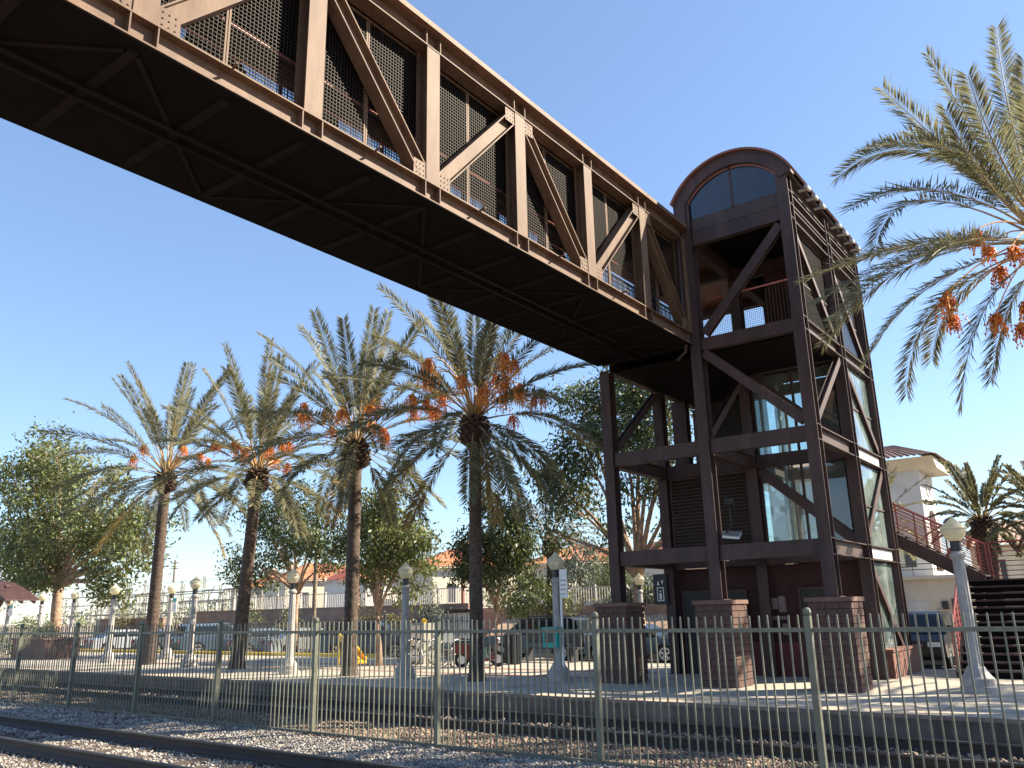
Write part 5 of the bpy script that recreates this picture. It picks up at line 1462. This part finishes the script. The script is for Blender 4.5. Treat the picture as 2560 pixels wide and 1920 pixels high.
slide()
def locker():
    t = thing('bicycle_locker', 'pale grey upright locker behind the white bicycle', 'locker', (-20.5, 21.9, ZP))
    b = MB(); b.box(-20.85, -20.2, 21.6, 22.3, ZP, ZP+1.35); b.build('cabinet', 'galvanised', t)
    b = MB(); b.box(-20.80, -20.25, 21.585, 21.599, ZP+.08, ZP+1.28); b.build('door', 'pale_metal', t)
    b = MB(); b.lathe((-20.52, 21.95, ZP+1.351), [(.1,0),(.1,.1),(.04,.16)], 10); b.build('beacon', 'yellow_plastic', t)
locker()
# shelter at the picture edge
def shelter():
    t = thing('platform_shelter', 'platform shelter with curved brown roof and white columns at the picture edge', 'shelter', (-49, 20, ZP))
    n = 14; poly = [(-53+8*k/n, 3.05+1.15*math.sin(math.pi*(.18+.82*k/n))) for k in range(n+1)]
    poly2 = [(x, z+.22) for x, z in reversed(poly)]
    poly = [(-52.6+7.2*k/n, 3.10+1.0*math.sin(math.pi*(.25+.75*k/n))) for k in range(n+1)]
    up = [(x, z+.20*(1-.6*i/n)) for i, (x, z) in enumerate(poly)]
    for i in range(n):
        b = MB(); b.prism([poly[i], poly[i+1], up[i+1], up[i]], 'y', 18.3, 19.9); b.build('roof_panel', 'shelter_roof', t)
    for y in (18.5, 19.1, 19.7):
        b = MB()
        for i in range(n): b.bar((poly[i][0], y, poly[i][1]-.08), (poly[i+1][0], y, poly[i+1][1]-.08), .1, .14)
        b.build('roof_rib', 'shelter_roof', t)
    for x in (-48.2, -51.5):
        b = MB(); b.lathe((x, 19.1, ZP), [(.30,0),(.30,.25),(.2,.3),(.18,2.2),(.28,2.35),(.28,2.5)], 16); b.build('column', 'lamp_post', t)
        b = MB(); b.bar((x, 19.1, ZP+2.5), (x+.9, 19.1, 3.9), .2, .26); b.build('bracket', 'shelter_roof', t)
shelter()
def planter_wall():
    t = thing('brick_planter', 'red brick planter wall near the shelter', 'planter', (-40, 20.5, ZP))
    b = MB(); b.box(-44.6, -41.3, 18.6, 20.2, ZP, ZP+.85); b.build('wall', 'planter', t)
    b = MB(); b.box(-44.7, -41.2, 18.5, 20.3, ZP+.851, ZP+.93); b.build('coping', 'capstone', t)
    V, Q, _ = leaves([(-43.8, 19.4, ZP+1.2), (-42.8, 19.4, ZP+1.1), (-46.5, 19.6, ZP+.6), (-48, 19.4, ZP+.8)], [.7, .6, .8, .9], 1600, .14, .1)
    npmesh('shrubs', V, Q, 'leaf_dark', t)
planter_wall()
# ================================================================ utility frames, poles and wires in the distance
def substation():
    t = thing('substation_frame', 'pale lattice steel frames of an electrical substation', 'substation', (-80, 47, .2))
    rr = random.Random(4)
    xs = [-97+k*3.4 for k in range(11)]
    for r, y in enumerate((45.0, 49.0)):
        for i, x in enumerate(xs):
            h = 4.6+1.3*((i*7+r*3) % 3)*.5
            b = MB()
            for q in (-.16, .16): b.box(x+q-.035, x+q+.035, y-.035, y+.035, .2, h)
            z = .5; s_ = 1
            while z < h-.4:
                b.bar((x-.16*s_, y, z), (x+.16*s_, y, z+.38), .03, .03); z += .38; s_ = -s_
            b.build('lattice_mast', 'galvanised', t)
        for z in (2.6, 3.6, 4.5):
            b = MB(); b.box(xs[0], xs[-1], y-.06, y+.06, z-.05, z+.05); b.build('busbar', 'galvanised', t)
    for i in range(46):
        x = rr.uniform(-96, -64); y = rr.uniform(44, 50); z = rr.uniform(1.6, 4.3)
        b = MB(); b.lathe((x, y, z), [(.05,0),(.12,.05),(.06,.1),(.12,.15),(.06,.2),(.12,.25),(.06,.3),(.12,.35),(.05,.42)], 8); b.build('insulator', 'grey_metal' if i % 3 else 'lattice_white', t)
    for i in range(70):
        x = rr.uniform(-98, -60); y = rr.uniform(43.5, 50); b = MB(); z1 = rr.uniform(2.2, 4.8); b.box(x-.05, x+.05, y-.05, y+.05, .2, z1); b.bar((x-rr.uniform(.3, 1.4), y, z1), (x+rr.uniform(.3, 1.4), y, z1), .06, .06); b.build('support_post', 'galvanised', t)
    for i in range(60):
        x = rr.uniform(-96, -66); b = MB(); y = rr.uniform(44, 49); z = rr.uniform(1.5, 3.5)
        b.bar((x, y, z), (x+rr.uniform(-1.6, 1.6), y, z+rr.uniform(.6, 1.6)), .05, .05); b.build('brace', 'galvanised', t)
    for x in (-90, -82, -74):
        b = MB(); b.box(x-1.0, x+1.0, 46, 48, .2, 2.2); b.build('transformer', 'galvanised', t)
    for z, y in ((5.6, 45.0), (6.1, 49.0)):
        b = MB(); b.tube([(-100, y, z), (-80, y, z-.25), (-60, y, z-.1), (-40, y+8, z+.4)], .02, 4); b.build('wire', 'black_iron', t)
substation()
def utility_pole(label, x, y, h, r=.18):
    t = thing('utility_pole', label, 'utility pole', (x, y, .2), 'utility poles')
    b = MB(); b.tube([(x, y, 0), (x, y, h)], [r, r*.6], 8); b.build('pole', 'wood_pole', t)
    for z in (h-.8, h-2.2):
        b = MB(); b.box(x-1.6, x+1.6, y-.08, y+.08, z-.09, z+.09); b.build('crossarm', 'wood_pole', t)
        for k in (-1.4, -.6, .6, 1.4):
            b = MB(); b.lathe((x+k, y, z+.09), [(.06,0),(.1,.1),(.05,.28)], 6); b.build('insulator', 'lattice_white', t)
utility_pole('thin utility pole on the horizon beside the farthest palm', -200, 120, 16.8, .35)
def wire(label, pts):
    b = MB(); b.tube(pts, .018, 4, False); o = b.build('power_line', 'black_iron'); tag(o, label, 'cable', 'overhead cables')
def sagline(a, b_, sag, n=14):
    a, b_ = Vector(a), Vector(b_); return [a.lerp(b_, k/n)-Vector((0, 0, sag*4*(k/n)*(1-k/n))) for k in range(n+1)]
wire('upper overhead cable crossing the sky behind the lift tower', sagline((-100, 90, 10.5), (40, 70, 11.5), .8))
wire('lower overhead cable crossing the sky behind the lift tower', sagline((-100, 90, 9.3), (40, 70, 9.7), .9))
# tall thin pole behind the second palm, and the red painted masts near the houses
def mast(label, x, y, h, m, r=.1):
    t = thing('steel_mast', label, 'mast', (x, y, .2), 'steel masts')
    b = MB(); b.tube([(x, y, .1), (x, y, h)], [r, r*.75], 10); b.build('pole', m, t)
    b = MB(); b.lathe((x, y, .2), [(r*2.2,0),(r*2.2,.06),(r*1.3,.1)], 10); b.build('base_plate', m, t)
    return t
mast('tall grey mast partly hidden by palm fronds', -37.2, 30.9, 8.6, 'bark_grey', .13)
def red_frame():
    t = thing('red_canopy_frame', 'dark red steel frame with braces beside the second palm', 'frame', (-36, 33.5, .2))
    for x in (-37.6, -29.4):
        b = MB(); b.box(x-.07, x+.07, 34.4, 34.54, .2, 4.7); b.build('mast', 'roof_metal', t)
    for s_ in (-1, 1):
        b = MB(); b.bar((-37.6+s_*.08, 34.47, 3.9), (-37.6+s_*1.1, 34.47, 4.75), .08, .08); b.build('brace', 'roof_metal', t)
    b = MB(); b.bar((-37.6, 34.47, 4.78), (-34.4, 34.47, 3.4), .08, .08); b.build('brace', 'roof_metal', t)
red_frame()
